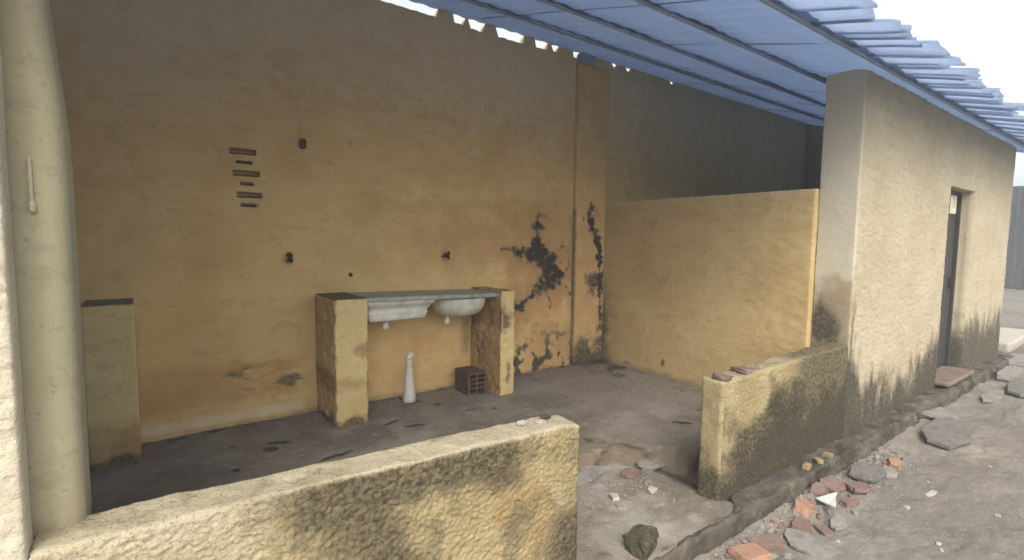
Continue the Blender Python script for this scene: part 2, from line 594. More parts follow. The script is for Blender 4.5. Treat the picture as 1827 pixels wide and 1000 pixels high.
# ---- interior floor with its broken edge at the entry, and the entry slab
def floor_masks(P, N):
    x, y = P[:, 0], P[:, 1]
    k = np.clip(N[:, 2], 0, 1)
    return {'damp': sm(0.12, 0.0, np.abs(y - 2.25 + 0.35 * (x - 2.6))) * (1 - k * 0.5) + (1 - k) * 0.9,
            'mould_or_shade': sm(0.25, 0.0, np.abs(y - 4.25) + 0.1 * fbm(P, 6, 3, 5)) * 0.42 + sm(0.15, 0, np.abs(x - 4.45) + 0.1 * fbm(P, 6, 3, 6)) * 0.42 + 0.55 * sm(0.35, 0.7, fbm(P, 3.2, 4, 7)),  # dirt along the wall feet, also painted for contact shade
            'bare_or_lit': sm(0.35, 0.0, np.hypot(x - 3.0, (y - 2.6) * 1.2)) * 0.5}


def floor_disp(P, N):
    return 0.006 * fbm(P, 2.2, 4, 3) + 0.003 * noise(P, 18, 8)


def floor_warp(V, P):
    # ragged front edge that runs obliquely through the gap between the low walls
    e = 2.28 - 0.55 * np.clip(P[:, 0] - 2.75, -1.3, 0.5) + 0.10 * fbm(P * [1, 0, 1], 4, 5, 11, 0.65)
    t = np.clip((4.29 - P[:, 1]) / (4.29 - 1.90), 0, 1)
    V = V.copy()
    near = sm(1.55, 1.7, P[:, 0]) * sm(3.35, 3.15, P[:, 0])
    tgt = 4.29 - t * (4.29 - e)
    V[:, 1] = V[:, 1] * (1 - near) + tgt * near
    V[:, 1] += 0.03 * near * (t > 0.98) * (P[:, 2] + 0.06) * 6 * noise(P, 9, 4)
    return V


floor = rough_box('floor', (-2.15, 1.83, -0.2), (4.5, 4.36, 0.0), (0.022, 0.022, 0.05), 0.02, floor_disp, floor_masks, coarse=('z-', 'y+', 'x-', 'x+'), warp=floor_warp, mat=M_floor)
prop(floor, kind='structure')


def entry_masks(P, N):
    x, y = P[:, 0], P[:, 1]
    return {'damp': 0.9 * sm(0.2, 0.0, np.hypot((x - 2.55) * 0.8, y - 2.1)),
            'mould_or_shade': sm(0.14, 0.0, np.abs(x - 2.86)) * 0.85 * sm(1.55, 1.8, y) + (1 - np.clip(N[:, 2], 0, 1)) * 0.95,
            'bare_or_lit': 0.6 * sm(0.7, 0.1, np.hypot(x - 2.3, y - 1.75) + 0.3 * fbm(P, 4, 4, 6))}


entry = rough_box('entry_slab', (1.5, 1.50, -0.32), (2.86, 2.75, P_Z), 0.016, 0.014,
                  lambda P, N: 0.007 * fbm(P, 3, 4, 2) + 0.003 * noise(P, 30, 4) + 0.010 * sm(0.25, 0.5, fbm(P, 7, 2, 6)), entry_masks, coarse=('z-', 'y+', 'x-', 'x+'), mat=M_floor)
prop(entry, kind='structure')


def kerb_disp(P, N):
    return 0.026 * fbm(P, (2.0, 4, 4), 4, 3) + 0.016 * fbm(P, 12, 3, 7) + 0.004 * noise(P, 60, 3)


def kerb_warp(V, P):
    V = V.copy()
    # lower and narrower where it edges the entry slab
    t = sm(3.0, 2.6, P[:, 0])
    V[:, 2] -= 0.012 * t * (P[:, 2] > -0.2)
    V[:, 1] = 1.475 + (V[:, 1] - 1.475) * (1 - 0.72 * sm(2.95, 2.75, P[:, 0]))
    return V


kerb = rough_box('kerb', (1.3, 1.47, -0.40), (9.95, 1.66, -0.105), (0.013, 0.016, 0.016), 0.03, kerb_disp, None, coarse=('z-', 'y+'), warp=kerb_warp, mat=M_kerb)
prop(kerb, kind='structure')


# ---- back wall
GAPS = [(1.0, 1.55, 0.04), (1.72, 2.31, 0.038), (2.47, 2.60, 0.036), (2.64, 2.82, 0.045), (2.96, 3.31, 0.042), (3.45, 3.63, 0.034), (3.68, 3.78, 0.028),
        (3.99, 4.09, 0.030), (4.62, 4.70, 0.012), (4.86, 4.95, 0.010), (5.72, 5.80, 0.008)]
CRACKS = [[(3.52, 1.60), (3.49, 1.68), (3.55, 1.74), (3.61, 1.71)], [(3.20, 1.33), (3.08, 1.35), (3.02, 1.33)], [(3.92, 1.06), (3.99, 1.16), (3.97, 1.30)], [(3.75, 1.28), (3.88, 1.37), (4.02, 1.38)], [(3.24, 0.68), (3.14, 0.58), (3.12, 0.44), (3.05, 0.33)],
          [(3.64, 0.88), (3.72, 0.76), (3.70, 0.64)], [(3.86, 0.95), (3.98, 0.90), (4.02, 0.82)]]
MOULD = [(3.52, 1.62), (3.62, 1.57), (3.55, 1.49), (3.66, 1.37), (3.77, 1.28), (3.93, 1.06), (3.86, 0.95), (3.65, 0.87), (3.38, 0.73), (3.22, 0.66), (3.24, 0.74), (3.44, 0.87),
         (3.53, 1.01), (3.57, 1.13), (3.48, 1.22), (3.29, 1.25), (3.18, 1.34), (3.38, 1.37), (3.47, 1.46), (3.46, 1.56)]
PEEL2 = [(0.31, 0.42), (0.54, 0.47), (0.79, 0.45), (1.09, 0.42), (1.12, 0.20), (0.85, 0.20), (0.65, 0.25), (0.54, 0.33)]


def back_peel(P):
    x, z = P[:, 0], P[:, 2]
    s = np.full(len(P), -1.0)
    m = (x > 2.9) & (x < 4.3) & (z < 1.9)
    wx, wz = 0.05 * fbm(P[m], 7, 3, 41), 0.05 * fbm(P[m], 7, 3, 42)
    s[m] = sd_poly(x[m] + wx, z[m] + wz, MOULD) + 0.050 * fbm(P[m], 15, 4, 3, 0.65) - 0.016
    s2 = np.full(len(P), -1.0)
    m = (x > 0.1) & (x < 1.3) & (z < 0.7)
    s2[m] = sd_poly(x[m], z[m], PEEL2) + 0.07 * fbm(P[m] * [0.6, 1, 1.6], 7, 4, 5)
    return s, s2


def back_disp(P, N):
    f = np.clip(-N[:, 1], 0, 1)
    d = 0.006 * fbm(P, (1.2, 1, 1.5), 3, 1) + 0.0016 * fbm(P, (6, 1, 14), 3, 4)
    s, s2 = back_peel(P)
    d = d - 0.022 * sm(-0.004, 0.012, s) * f - 0.010 * sm(0, 0.02, s2) * (0.5 + sm(0, 0.2, fbm(P, (9, 1, 16), 3, 2))) * f
    d = d + 0.006 * sm(-0.03, -0.006, s) * sm(0.004, -0.004, s) * f      # lifted lip of paint
    return d


def back_masks(P, N):
    x, z = P[:, 0], P[:, 2]
    s, s2 = back_peel(P)
    mo = sm(-0.07, 0.045, s) * np.clip(1.35 + 1.2 * fbm(P, 11, 3, 44), 0.55, 1.9)
    for c_ in CRACKS:
        mo = np.maximum(mo, 0.75 * sm(0.026, 0.0, d_line(x, z, c_) + 0.03 * fbm(P, 14, 4, 45, 0.65)))
    mo = np.maximum(mo, 0.30 * sm(-0.22, 0.0, s + 0.1 * fbm(P, 6, 3, 46)))
    mo = np.maximum(mo, 0.0 * s2)
    mo = np.maximum(mo, 0.66 * sm(0.0, 0.10, s2) * sm(0.0, 0.35, fbm(P, (5, 1, 12), 3, 8) + 0.12))
    mo = np.maximum(mo, 1.05 * sm(2.85, 3.15, x) * sm(4.6, 4.3, x) * sm(0.75, 0.12, z) * sm(-0.15, 0.35, fbm(P, 7, 3, 9)))
    mo = np.maximum(mo, 0.34 * sm(0.10, 0.0, np.abs(x - 4.0)) * sm(1.9, 1.7, z))  # shadow along the pilaster's left edge, painted as a dark strip
    mo = np.maximum(mo, 0.46 * sm(0.07, 0.0, z) * sm(0.0, 0.5, x))  # wall foot line: dirt that also stands in for contact shade
    mo = np.maximum(mo, 0.55 * sm(0.16, 0.0, np.abs(x - 2.62)) * sm(0.25, 0.35, z) * sm(0.85, 0.6, z))
    for (a, b, ra) in ((0.98, 1.28, 0.05), (2.38, 1.29, 0.06), (1.47, 1.13, 0.03), (1.10, 2.18, 0.05), (1.48, 2.23, 0.03)):
        mo = np.maximum(mo, 0.55 * sm(ra * 1.5, 0, np.hypot(x - a, (z - b) * 0.7)))
    dp = 0.75 * np.exp(-((x - 2.6) / 1.1) ** 2 - ((z - 1.45) / 0.38) ** 2) + 0.6 * np.exp(-((x - 3.7) / 0.5) ** 2 - ((z - 1.7) / 0.4) ** 2)
    dp = np.maximum(dp, 0.8 * np.exp(-((x - 3.3) / 0.7) ** 2 - ((z - 1.55) / 0.45) ** 2))
    dp = np.maximum(dp, 0.72 * sm(1.2, 0.9, x) * sm(0.12, 0.22, z) * sm(0.6, 0.42, z))
    dp = np.maximum(dp, 0.6 * np.exp(-((x - 2.1) / 0.5) ** 2 - ((z - 0.45) / 0.25) ** 2))
    dp = np.maximum(dp, 0.55 * np.exp(-((z - 1.62 - 0.05 * x) / 0.14) ** 2) * sm(1.0, 1.8, x) * sm(4.0, 3.2, x))
    dp = np.maximum(dp, 0.95 * sm(-0.45, -0.02, s + 0.15 * fbm(P, 4, 3, 47)))
    dp = np.maximum(dp, 0.7 * sm(3.0, 3.6, x) * sm(4.4, 4.2, x) * sm(1.1, 0.3, z + 0.3 * fbm(P, 4, 3, 48)))
    # pale runs on whitewash: light from the eaves gap painted in
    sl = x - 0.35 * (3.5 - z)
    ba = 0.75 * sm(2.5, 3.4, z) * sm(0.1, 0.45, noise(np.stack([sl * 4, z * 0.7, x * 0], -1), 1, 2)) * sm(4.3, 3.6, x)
    ba = np.maximum(ba, 0.62 * sm(1.5, 3.3, z) + 0.12 * sm(1.0, 0, x))  # paler with height: hazy veil put into the wall colour
    ba = np.maximum(ba, 0.62 * sm(0.16, 0.08, z) * sm(1.2, 1.0, x) * sm(0.02, 0.05, z))
    lip = sm(-0.075, -0.03, s) * sm(-0.002, -0.02, s) * sm(-0.1, 0.3, fbm(P, 8, 3, 49))
    ba = np.maximum(ba, 1.0 * lip)
    return {'mould_or_shade': mo * (1 - 0.7 * lip), 'damp': dp, 'bare_or_lit': ba}


def back_warp(V, P):
    V = V.copy()
    x = P[:, 0]
    top = sm(3.30, 3.42, P[:, 2])
    h = np.full(len(x), 0.10)
    for a, b, g in GAPS:
        inside = sm(a - 0.012, a + 0.012, x) * sm(b + 0.012, b - 0.012, x)
        h = np.minimum(h, 0.10 * (1 - inside) + inside * (0.058 - g * 1.25 + 0.012 * noise(P, (14, 0, 0), 6)))
    V[:, 2] += top * h
    return V


vent = []
for k in range(6):
    zc = 2.075 - k * 0.0795
    if k % 2 == 0:
        vent.append((0.585 + 0.01 * k, 0.775 + 0.006 * k, zc - 0.023, zc + 0.020, 0.10))
    else:
        vent.append((0.630 + 0.004 * k, 0.735 + 0.006 * k, zc - 0.012, zc + 0.012, 0.10))
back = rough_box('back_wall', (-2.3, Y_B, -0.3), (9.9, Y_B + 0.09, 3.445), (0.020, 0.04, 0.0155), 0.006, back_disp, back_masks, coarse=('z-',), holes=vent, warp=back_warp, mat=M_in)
prop(back, 'tall stained ochre back wall with black peeled patch, behind the sink counter', 'wall')

# vent slats at the back of the slots: angled grey louvres
for h in vent:
    me = bpy.data.meshes.new('vent_slat')
    bm = bmesh.new()
    bmesh.ops.create_cube(bm, size=1)
    bmesh.ops.scale(bm, vec=(h[1] - h[0] - 0.006, 0.07, 0.008), verts=bm.verts)
    bmesh.ops.rotate(bm, cent=(0, 0, 0), matrix=Matrix.Rotation(R(-10), 3, 'X'), verts=bm.verts)
    bm.to_mesh(me)
    bm.free()
    add_mesh('vent_slat', me, M_dgrey, ((h[0] + h[1]) / 2, Y_B + 0.055, h[2] + 0.006), back)


# ---- corner pilaster
def pil_disp(P, N):
    return 0.004 * fbm(P, 3, 3, 4) + 0.0015 * fbm(P, 16, 3, 4) - 0.012 * sm(-0.01, 0.01, 0.02 - d_line(P[:, 0], P[:, 2], PLINE) + 0.01 * noise(P, 12, 3))


PLINE = [(4.28, 1.86), (4.22, 1.70), (4.30, 1.60), (4.40, 1.45), (4.45, 1.2), (4.43, 0.95), (4.46, 0.7), (4.48, 0.4)]


def pil_masks(P, N):
    x, z = P[:, 0], P[:, 2]
    d = d_line(x, z, PLINE)
    mo = sm(0.075, 0.0, d + 0.085 * fbm(P, 9, 4, 2, 0.65)) * np.clip(1.35 + 1.0 * fbm(P, 7, 3, 12), 0.6, 1.7)
    mo = np.maximum(mo, 0.85 * sm(0.18, 0.02, np.hypot(x - 4.34, (z - 0.95) * 0.7) + 0.1 * fbm(P, 9, 3, 5)))
    mo = np.maximum(mo, 0.62 * sm(0.035, 0.0, x - 4.03) * sm(1.9, 1.75, z))  # left edge shadow painted on the pilaster too
    mo = np.maximum(mo, 0.95 * sm(0.55, 0.05, z + 0.2 * fbm(P, 7, 3, 19)))
    return {'mould_or_shade': mo, 'damp': 0.5 * sm(2.3, 1.7, z) + 0 * x, 'bare_or_lit': 0.35 * sm(0.25, 0, np.abs(z - 1.3)) * sm(4.2, 4.1, x)}


pil = rough_box('corner_pilaster', (4.03, 4.245, 0), (4.52, 4.315, 3.41), (0.012, 0.02, 0.014), 0.008, pil_disp, pil_masks, coarse=('y+', 'z-'), mat=M_in)
prop(pil, 'mouldy ochre pilaster with black cracks in the far corner of the room', 'pilaster')
me = bpy.data.meshes.new('beam_end')
bm = bmesh.new()
bmesh.ops.create_cube(bm, size=1)
bmesh.ops.scale(bm, vec=(0.22, 0.10, 0.11), verts=bm.verts)
bmesh.ops.bevel(bm, geom=bm.edges[:], offset=0.008, segments=1, affect='EDGES')
bm.to_mesh(me)
bm.free()
bo = add_mesh('beam_end', me, M_wood, (4.16, 4.262, 3.455))
prop(bo, 'short dark beam end on top of the corner pilaster', 'beam')


# ---- half-height partition
def part_disp(P, N):
    return 0.006 * fbm(P, 2, 3, 6) + 0.0035 * fbm(P, (10, 10, 16), 4, 3) * sm(4.2, 2.2, P[:, 1]) + 0.0012 * fbm(P, 14, 2, 6)


def part_masks(P, N):
    y, z = P[:, 1], P[:, 2]
    mo = 0.8 * sm(0.10, 0.0, np.hypot(y - 3.33, z - 0.10)) * 0 + 0.9 * sm(0.07, 0.01, np.hypot((y - 3.35) * 1.5, z - 0.15))
    mo = np.maximum(mo, 0.7 * sm(0.10, 0.01, np.hypot(y - 3.85, (z - 0.05) * 2)))
    mo = np.maximum(mo, 0.85 * sm(3.95, 4.28, y + 0.1 * fbm(P, 6, 3, 8)) * sm(1.5, 0.3, z))
    mo = np.maximum(mo, 0.48 * sm(0.12, 0.0, z))  # dirt at the partition foot, doubling as painted contact shade
    dp = 0.55 * np.exp(-((y - 3.4) / 0.6) ** 2 - ((z - 1.0) / 0.5) ** 2) + 0.5 * sm(3.4, 4.2, y) * sm(1.0, 0.4, z)
    return {'mould_or_shade': mo, 'damp': dp, 'bare_or_lit': 0.4 * sm(1.7, 1.88, z)}


part = rough_box('partition_wall', (4.50, 1.915, -0.05), (4.63, 4.30, 1.895), (0.04, 0.014, 0.014), 0.012, part_disp, part_masks, coarse=('x+', 'z-'), mat=M_part)
prop(part, 'half height ochre partition wall on the right side of the sink room', 'wall')


# ---- right facade wall with doorway
DOOR = (6.90, 7.85, -0.02, 2.06)
def fac_stucco(P, amp):
    w = P + 0.012 * np.stack([noise(P, 22, 1), 0 * P[:, 0], noise(P, 22, 2)], -1)
    a = np.abs(noise(w, (8, 8, 27), 5))
    b = noise(w, (20, 20, 52), 8)
    return amp * (0.9 - 2.6 * a) * 0.55 + amp * 0.7 * b


def fac_disp(P, N):
    f = np.clip(-N[:, 1], 0, 1)
    return 0.006 * fbm(P, 1.6, 3, 2) + f * fac_stucco(P, 0.0052) + (1 - f) * 0.002 * fbm(P, 9, 3, 5)


def fac_masks(P, N):
    x, z = P[:, 0], P[:, 2]
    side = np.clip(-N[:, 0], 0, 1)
    top = 0.20 + 0.26 * sm(6.1, 6.85, x) + 0.34 * sm(4.95, 4.6, x)
    top = np.where(x > 7.85, 0.52, top)
    n = fbm(P, (9, 9, 3), 4, 3)
    mo = sm(0.30, -0.30, z - top - 0.20 * n) * np.where(x > 7.85, 1.0, 1.2)
    corner = sm(0.10, 0.02, x - 4.55 + 0.05 * n) * sm(1.45, 0.6, z)
    mo = np.maximum(mo, 0.75 * corner * (1 - side))
    # dark blister low on the end face and in the doorway jamb
    mo = np.maximum(mo, side * 1.0 * sm(0.24, 0.03, np.hypot((P[:, 1] - 1.82) * 1.1, (z - 0.74) * 0.8) + 0.1 * n))
    mo = np.maximum(mo, 0.62 * sm(0.05, 0.0, np.abs(x - 7.88)) * sm(0.75, 0.4, z))
    dp = side * 0.85 * sm(0.45, 0.05, np.hypot((P[:, 1] - 1.76) * 1.3, (z - 0.82) * 0.7)) + 0.4 * sm(0.7, 0.2, z) * (1 - side)
    return {'mould_or_shade': mo, 'damp': dp, 'bare_or_lit': 0.25 * sm(1.8, 2.6, z) * (1 - side) + 0.95 * side * sm(0.95, 1.3, z + 0.25 * fbm(P, 5, 3, 6))}  # smooth end face also painted paler for the light on it


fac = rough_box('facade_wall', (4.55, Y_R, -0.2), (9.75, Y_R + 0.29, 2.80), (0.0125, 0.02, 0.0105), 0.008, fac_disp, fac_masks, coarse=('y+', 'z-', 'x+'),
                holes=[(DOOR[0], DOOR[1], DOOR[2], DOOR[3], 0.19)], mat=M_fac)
prop(fac, 'rough cream stucco facade wall with a doorway, under the roof eave', 'wall')


def box_mesh(name, size, mat, base, parent=None, bevel=0.003, rot=None):
    me = bpy.data.meshes.new(name)
    bm = bmesh.new()
    bmesh.ops.create_cube(bm, size=1)
    bmesh.ops.scale(bm, vec=size, verts=bm.verts)
    if bevel:
        bmesh.ops.bevel(bm, geom=bm.edges[:], offset=bevel, segments=1, affect='EDGES')
    if rot is not None:
        bmesh.ops.rotate(bm, cent=(0, 0, 0), matrix=rot, verts=bm.verts)
    bm.to_mesh(me)
    bm.free()
    return add_mesh(name, me, mat, base, parent)


# door: dark leaf with boards, frame and handle, set at the back of the opening
dx, dz = (DOOR[0] + DOOR[1]) / 2, (DOOR[2] + DOOR[3]) / 2
door = box_mesh('door', (DOOR[1] - DOOR[0] - 0.02, 0.03, DOOR[3] - DOOR[2] - 0.03), M_door, (dx, Y_R + 0.165, dz), fac)
door['label'] = 'dark grey door leaf'
nb = 6
bw = (DOOR[1] - DOOR[0] - 0.10) / nb
for k in range(nb):
    box_mesh('plank', (bw - 0.012, 0.012, DOOR[3] - DOOR[2] - 0.12), M_door, (DOOR[0] + 0.05 + bw * (k + 0.5), Y_R + 0.1455, dz), door, 0.004)
box_mesh('handle', (0.02, 0.05, 0.14), M_rust, (DOOR[1] - 0.16, Y_R + 0.121, 1.0), door, 0.006)
for xx in (DOOR[0] + 0.022, DOOR[1] - 0.022):
    box_mesh('door_frame', (0.036, 0.05, DOOR[3] - DOOR[2] - 0.02), M_door, (xx, Y_R + 0.133, dz - 0.004), fac, 0.004)
box_mesh('door_frame', (DOOR[1] - DOOR[0] - 0.09, 0.05, 0.04), M_door, (dx, Y_R + 0.135, DOOR[3] - 0.026), fac, 0.004)
sill = box_mesh('door_sill', (1.0, 0.30, 0.05), M_sill, (dx, Y_R + 0.02, -0.04), fac, 0.014)
sill['label'] = 'reddish worn door sill'
notice = empty('paper_notice', (7.63, Y_R + 0.137, 1.80), 'pale paper notice with yellow print pinned to the dark door', 'notice')
box_mesh('sheet', (0.24, 0.003, 0.24), M_paper, (7.63, Y_R + 0.1365, 1.925), notice, 0)
box_mesh('print', (0.08, 0.0016, 0.10), M_pyel, (7.655, Y_R + 0.1342, 1.925), notice, 0)

def slope_top(V, P):
    V = V.copy()
    V[:, 2] += sm(2.0, 3.3, P[:, 2]) * (roof_z(P[:, 1]) + 0.012 - 3.39)
    return V


# ---- right return wall and left end wall, so that the rooms are closed
ret = rough_box('end_wall', (9.60, Y_R + 0.295, -0.3), (9.745, 4.298, 3.38), 0.06, 0.01, lambda P, N: 0.006 * fbm(P, 2, 3, 6), lambda P, N: {'mould_or_shade': 0.6 * sm(0.5, 0, P[:, 2]), 'damp': 0 * P[:, 0], 'bare_or_lit': 0 * P[:, 0]}, warp=slope_top, mat=M_fac)
prop(ret, 'plain cream end wall closing the right hand room', 'wall')
lend = rough_box('side_wall', (-2.3, Y_L + 0.17, -0.3), (-2.16, 4.298, 3.4), 0.06, 0.01, lambda P, N: 0.006 * fbm(P, 2, 3, 6), lambda P, N: {'mould_or_shade': 0.6 * sm(0.5, 0, P[:, 2]), 'damp': 0 * P[:, 0], 'bare_or_lit': 0 * P[:, 0]}, warp=slope_top, mat=M_in)
prop(lend, 'plain ochre wall at the left end of the sink room', 'wall')


# ---- left facade wall (rough, only its edge shows)
def left_disp(P, N):
    f = np.clip(-N[:, 1], 0, 1)
    return 0.004 * fbm(P, 2, 3, 2) + f * fac_stucco(P, 0.006)


zero3 = lambda P, N: {'mould_or_shade': 0.5 * sm(0.9, 0.1, P[:, 2]), 'damp': 0 * P[:, 0], 'bare_or_lit': 0.6 + 0 * P[:, 0]}
lw = rough_box('facade_pier', (-1.2, Y_L - 0.004, -0.3), (-0.243, Y_L + 0.10, 2.79), (0.008, 0.02, 0.008), 0.012, left_disp, zero3, coarse=('y+', 'z-', 'x-'), mat=M_fac)
prop(lw, 'rough cream stucco wall edge at the far left, in front of the column', 'wall')
lw2 = rough_box('front_wall', (-2.3, Y_L, -0.3), (-1.205, Y_L + 0.16, 2.79), 0.05, 0.012, lambda P, N: 0.006 * fbm(P, 2, 3, 6), zero3, mat=M_fac)
prop(lw2, 'cream front wall further left beyond the stucco wall edge', 'wall')


# ---- column
def col_warp(V, P):
    V = V.copy()
    t = sm(1.62, 2.3, P[:, 2])
    rightness = sm(-0.30, -0.14, P[:, 0])
    V[:, 0] -= 0.038 * t * rightness
    return V


colm = rough_box('column', (-0.42, 1.79, 0.55), (-0.138, 2.05, 2.88), (0.010, 0.010, 0.02), 0.055, lambda P, N: 0.0025 * fbm(P, 2.0, 2, 2) + 0.0005 * fbm(P, 18, 2, 5),
                 lambda P, N: {'mould_or_shade': 0.32 * sm(0.8, 0.6, P[:, 2]), 'damp': 0.35 * sm(0.95, 0.7, P[:, 2]) * sm(0, 0.3, noise(P, 6, 2)), 'bare_or_lit': 0 * P[:, 0]}, warp=col_warp, coarse=('z-',), mat=M_col)
prop(colm, 'smooth rounded cream plaster column standing on the left end of the low wall', 'column')
clip = empty('conduit_stub', (-0.207, 1.785, 1.50), 'short pale plastic conduit strip fixed to the rounded column', 'conduit')
box_mesh('strip', (0.009, 0.010, 0.115), M_cream, (-0.207, 1.783, 1.585), clip, 0.004)
box_mesh('end_cap', (0.013, 0.013, 0.030), M_cream, (-0.206, 1.781, 1.517), clip, 0.004)


# ---- near low wall
def stucco(P, amp):
    w = P + 0.016 * np.stack([noise(P, 16, 1), noise(P, 16, 3), noise(P, 16, 2)], -1)
    # coarse grains, slanting
    u = np.stack([w[:, 0] + 0.5 * w[:, 2], w[:, 1], w[:, 2] - 0.35 * w[:, 0]], -1)
    a = fbm(u, (38, 44, 60), 2, 5, 0.7)
    b = np.abs(noise(u, (20, 26, 34), 8))
    return amp * (1.15 * a + 0.35 - 0.8 * b)


def near_disp(P, N):
    f = np.clip(-N[:, 1], 0, 1)
    tp = np.clip(N[:, 2], 0, 1)
    d = 0.006 * fbm(P, 2.2, 3, 2) + (f * sm(0.615, 0.585, P[:, 2]) * 0.9 + 0.15) * stucco(P, 0.0050)
    return d + tp * (0.007 * fbm(P, 6, 5, 9, 0.6)) - 0.02 * sm(0.55, 0.9, fbm(P, 4, 3, 31)) * tp


def near_masks(P, N):
    x, z = P[:, 0], P[:, 2]
    f = np.clip(-N[:, 1], 0, 1)
    n = fbm(P, 4, 4, 3)
    dia = d_line(x, z, [(0.45, 0.50), (0.62, 0.42), (0.72, 0.25), (0.80, 0.0)])
    mo = 0.80 * sm(0.26, 0.02, dia + 0.12 * n)
    mo = np.maximum(mo, 0.85 * sm(0.20, 0.02, d_line(x, z, [(0.50, 0.56), (0.9, 0.53), (1.22, 0.52)]) + 0.07 * n) * f)
    mo = np.maximum(mo, 0.95 * sm(0.36, -0.05, np.hypot(x - 1.72, z + 0.0) - 0.12 + 0.12 * n))
    mo = np.maximum(mo, 0.56 * sm(0.1, -0.1, z + 0.1 * n))
    mo = np.maximum(mo, 0.44 * sm(1.35, 1.6, x))
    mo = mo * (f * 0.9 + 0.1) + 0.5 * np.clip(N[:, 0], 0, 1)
    mo = np.maximum(mo, 0.42 * np.clip(N[:, 2], 0, 1) * sm(0.1, 0.5, fbm(P, 6, 4, 61)))
    mo = np.maximum(mo, f * 0.55 * sm(-0.2, 0.4, fbm(P, 4, 4, 62)) * sm(0.2, 0.6, x))
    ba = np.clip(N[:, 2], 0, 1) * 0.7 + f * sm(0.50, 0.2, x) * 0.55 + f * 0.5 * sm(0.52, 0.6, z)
    dp = f * 0.66 * sm(-0.1, 0.35, fbm(P, 3, 3, 14))
    return {'mould_or_shade': mo, 'damp': dp, 'bare_or_lit': ba}


def near_warp(V, P):
    V = V.copy()
    # sags to the right, round worn end
    V[:, 2] += (0.045 * sm(1.65, -0.25, P[:, 0])) * sm(0.0, 0.6, P[:, 2])
    e = sm(1.52, 1.66, P[:, 0])
    V[:, 2] -= 0.018 * e * sm(0.45, 0.6, P[:, 2])
    return V


near = rough_box('low_wall', (-0.245, Y_L, -0.3), (1.655, Y_L + 0.17, 0.605), (0.0048, 0.0075, 0.0048), 0.016, near_disp, near_masks, coarse=('y+', 'z-', 'x-'), warp=near_warp, mat=M_low)
prop(near, 'nearest low wall of coarse yellow stucco with pale worn top', 'low wall')


# ---- right low wall
def rlow_disp(P, N):
    f = np.clip(-N[:, 1], 0, 1)
    tp = np.clip(N[:, 2], 0, 1)
    return 0.008 * fbm(P, 2.5, 3, 4) + (f * 0.8 + 0.15) * stucco(P, 0.0050) + tp * 0.012 * fbm(P, 7, 3, 2)


def rlow_masks(P, N):
    x, z = P[:, 0], P[:, 2]
    f = np.clip(-N[:, 1], 0, 1)
    side = np.clip(-N[:, 0], 0, 1)
    n = fbm(P, 4.5, 4, 7)
    edge = 0.26 + 0.26 * sm(2.95, 3.6, x)                       # grime reaches higher to the right
    mo = 1.2 * sm(0.36, -0.36, z - edge + 0.26 * n)
    mo = mo * (1 - 0.8 * sm(0.16, 0.03, np.hypot((x - 3.22), (z - 0.47) * 0.9)))
    mo = np.maximum(mo, 0.78 * sm(3.3, 3.9, x))
    mo = np.maximum(mo, 0.45 * np.clip(N[:, 2], 0, 1))
    mo = np.where(side > 0.5, 0.95 * sm(0.12, -0.1, z - 0.14 + 0.1 * n), mo)
    dp = 0.85 * sm(0.2, 0.02, np.abs(x - 3.52 - 0.3 * (z - 0.4)) + 0.1 * n) * sm(0.1, 0.2, z) * sm(0.55, 0.4, z)
    return {'mould_or_shade': mo, 'damp': dp, 'bare_or_lit': 0.5 * np.clip(N[:, 2], 0, 1)}


def rlow_warp(V, P):
    V = V.copy()
    V[:, 2] += 0.02 * sm(2.8, 4.5, P[:, 0]) * sm(0.1, 0.6, P[:, 2])
    return V


rlow = rough_box('low_wall', (2.76, Y_R + 0.004, -0.2), (4.548, Y_R + 0.15, 0.625), 0.0075, 0.02, rlow_disp, rlow_masks, coarse=('y+', 'z-', 'x+'), warp=rlow_warp, mat=M_low)
prop(rlow, 'farther low wall black with grime, joined to the cream facade', 'low wall')

# ---- stub wall on the left and the sink counter
def stub_masks(P, N):
    x, z = P[:, 0], P[:, 2]
    n = fbm(P, 7, 3, 3)
    return {'mould_or_shade': np.maximum(0.75 * np.clip(N[:, 2], 0, 1), 0.85 * sm(0.10, 0.0, z - 0.03 + 0.06 * n)), 'damp': 0.6 * sm(0.18, 0.08, np.abs(z - 0.14 + 0.05 * n)), 'bare_or_lit': 0 * x}


stub = rough_box('stub_wall', (-0.275, 3.92, -0.02), (-0.015, 4.297, 1.02), 0.014, 0.01, lambda P, N: 0.003 * fbm(P, 5, 3, 2) - 0.012 * sm(0.1, 0.3, fbm(P, 9, 3, 4)) * sm(0.16, 0.05, P[:, 2]), stub_masks, coarse=('y+', 'z-'), mat=M_pil)
prop(stub, 'short plain ochre stub wall with dark top, left beside the column', 'stub wall')

counter = empty('sink_counter', (2.0, 4.03, 0), 'crumbling ochre masonry counter with two piers holding a marble slab', 'counter')


def pier_masks(P, N):
    x, z = P[:, 0], P[:, 2]
    n = fbm(P, 9, 3, 3)
    mo = 0.85 * sm(0.09, 0.0, z - 0.02 + 0.07 * n)
    mo = np.maximum(mo, 0.9 * np.clip(N[:, 2], 0, 1))
    mo = np.maximum(mo, 0.30 * sm(0.10, 0.0, np.hypot((x - 1.36), (z - 0.62)) + 0.05 * n))
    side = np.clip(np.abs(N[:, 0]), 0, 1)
    return {'mould_or_shade': mo, 'damp': 0.68 * sm(0.14, 0.03, np.hypot((x - 1.38) * 0.8, z - 0.58) + 0.04 * n) + 0.55 * sm(0.12, 0.0, np.abs(z - 0.33)) + 0.5 * side, 'bare_or_lit': 0.3 * sm(0.7, 0.95, z)}


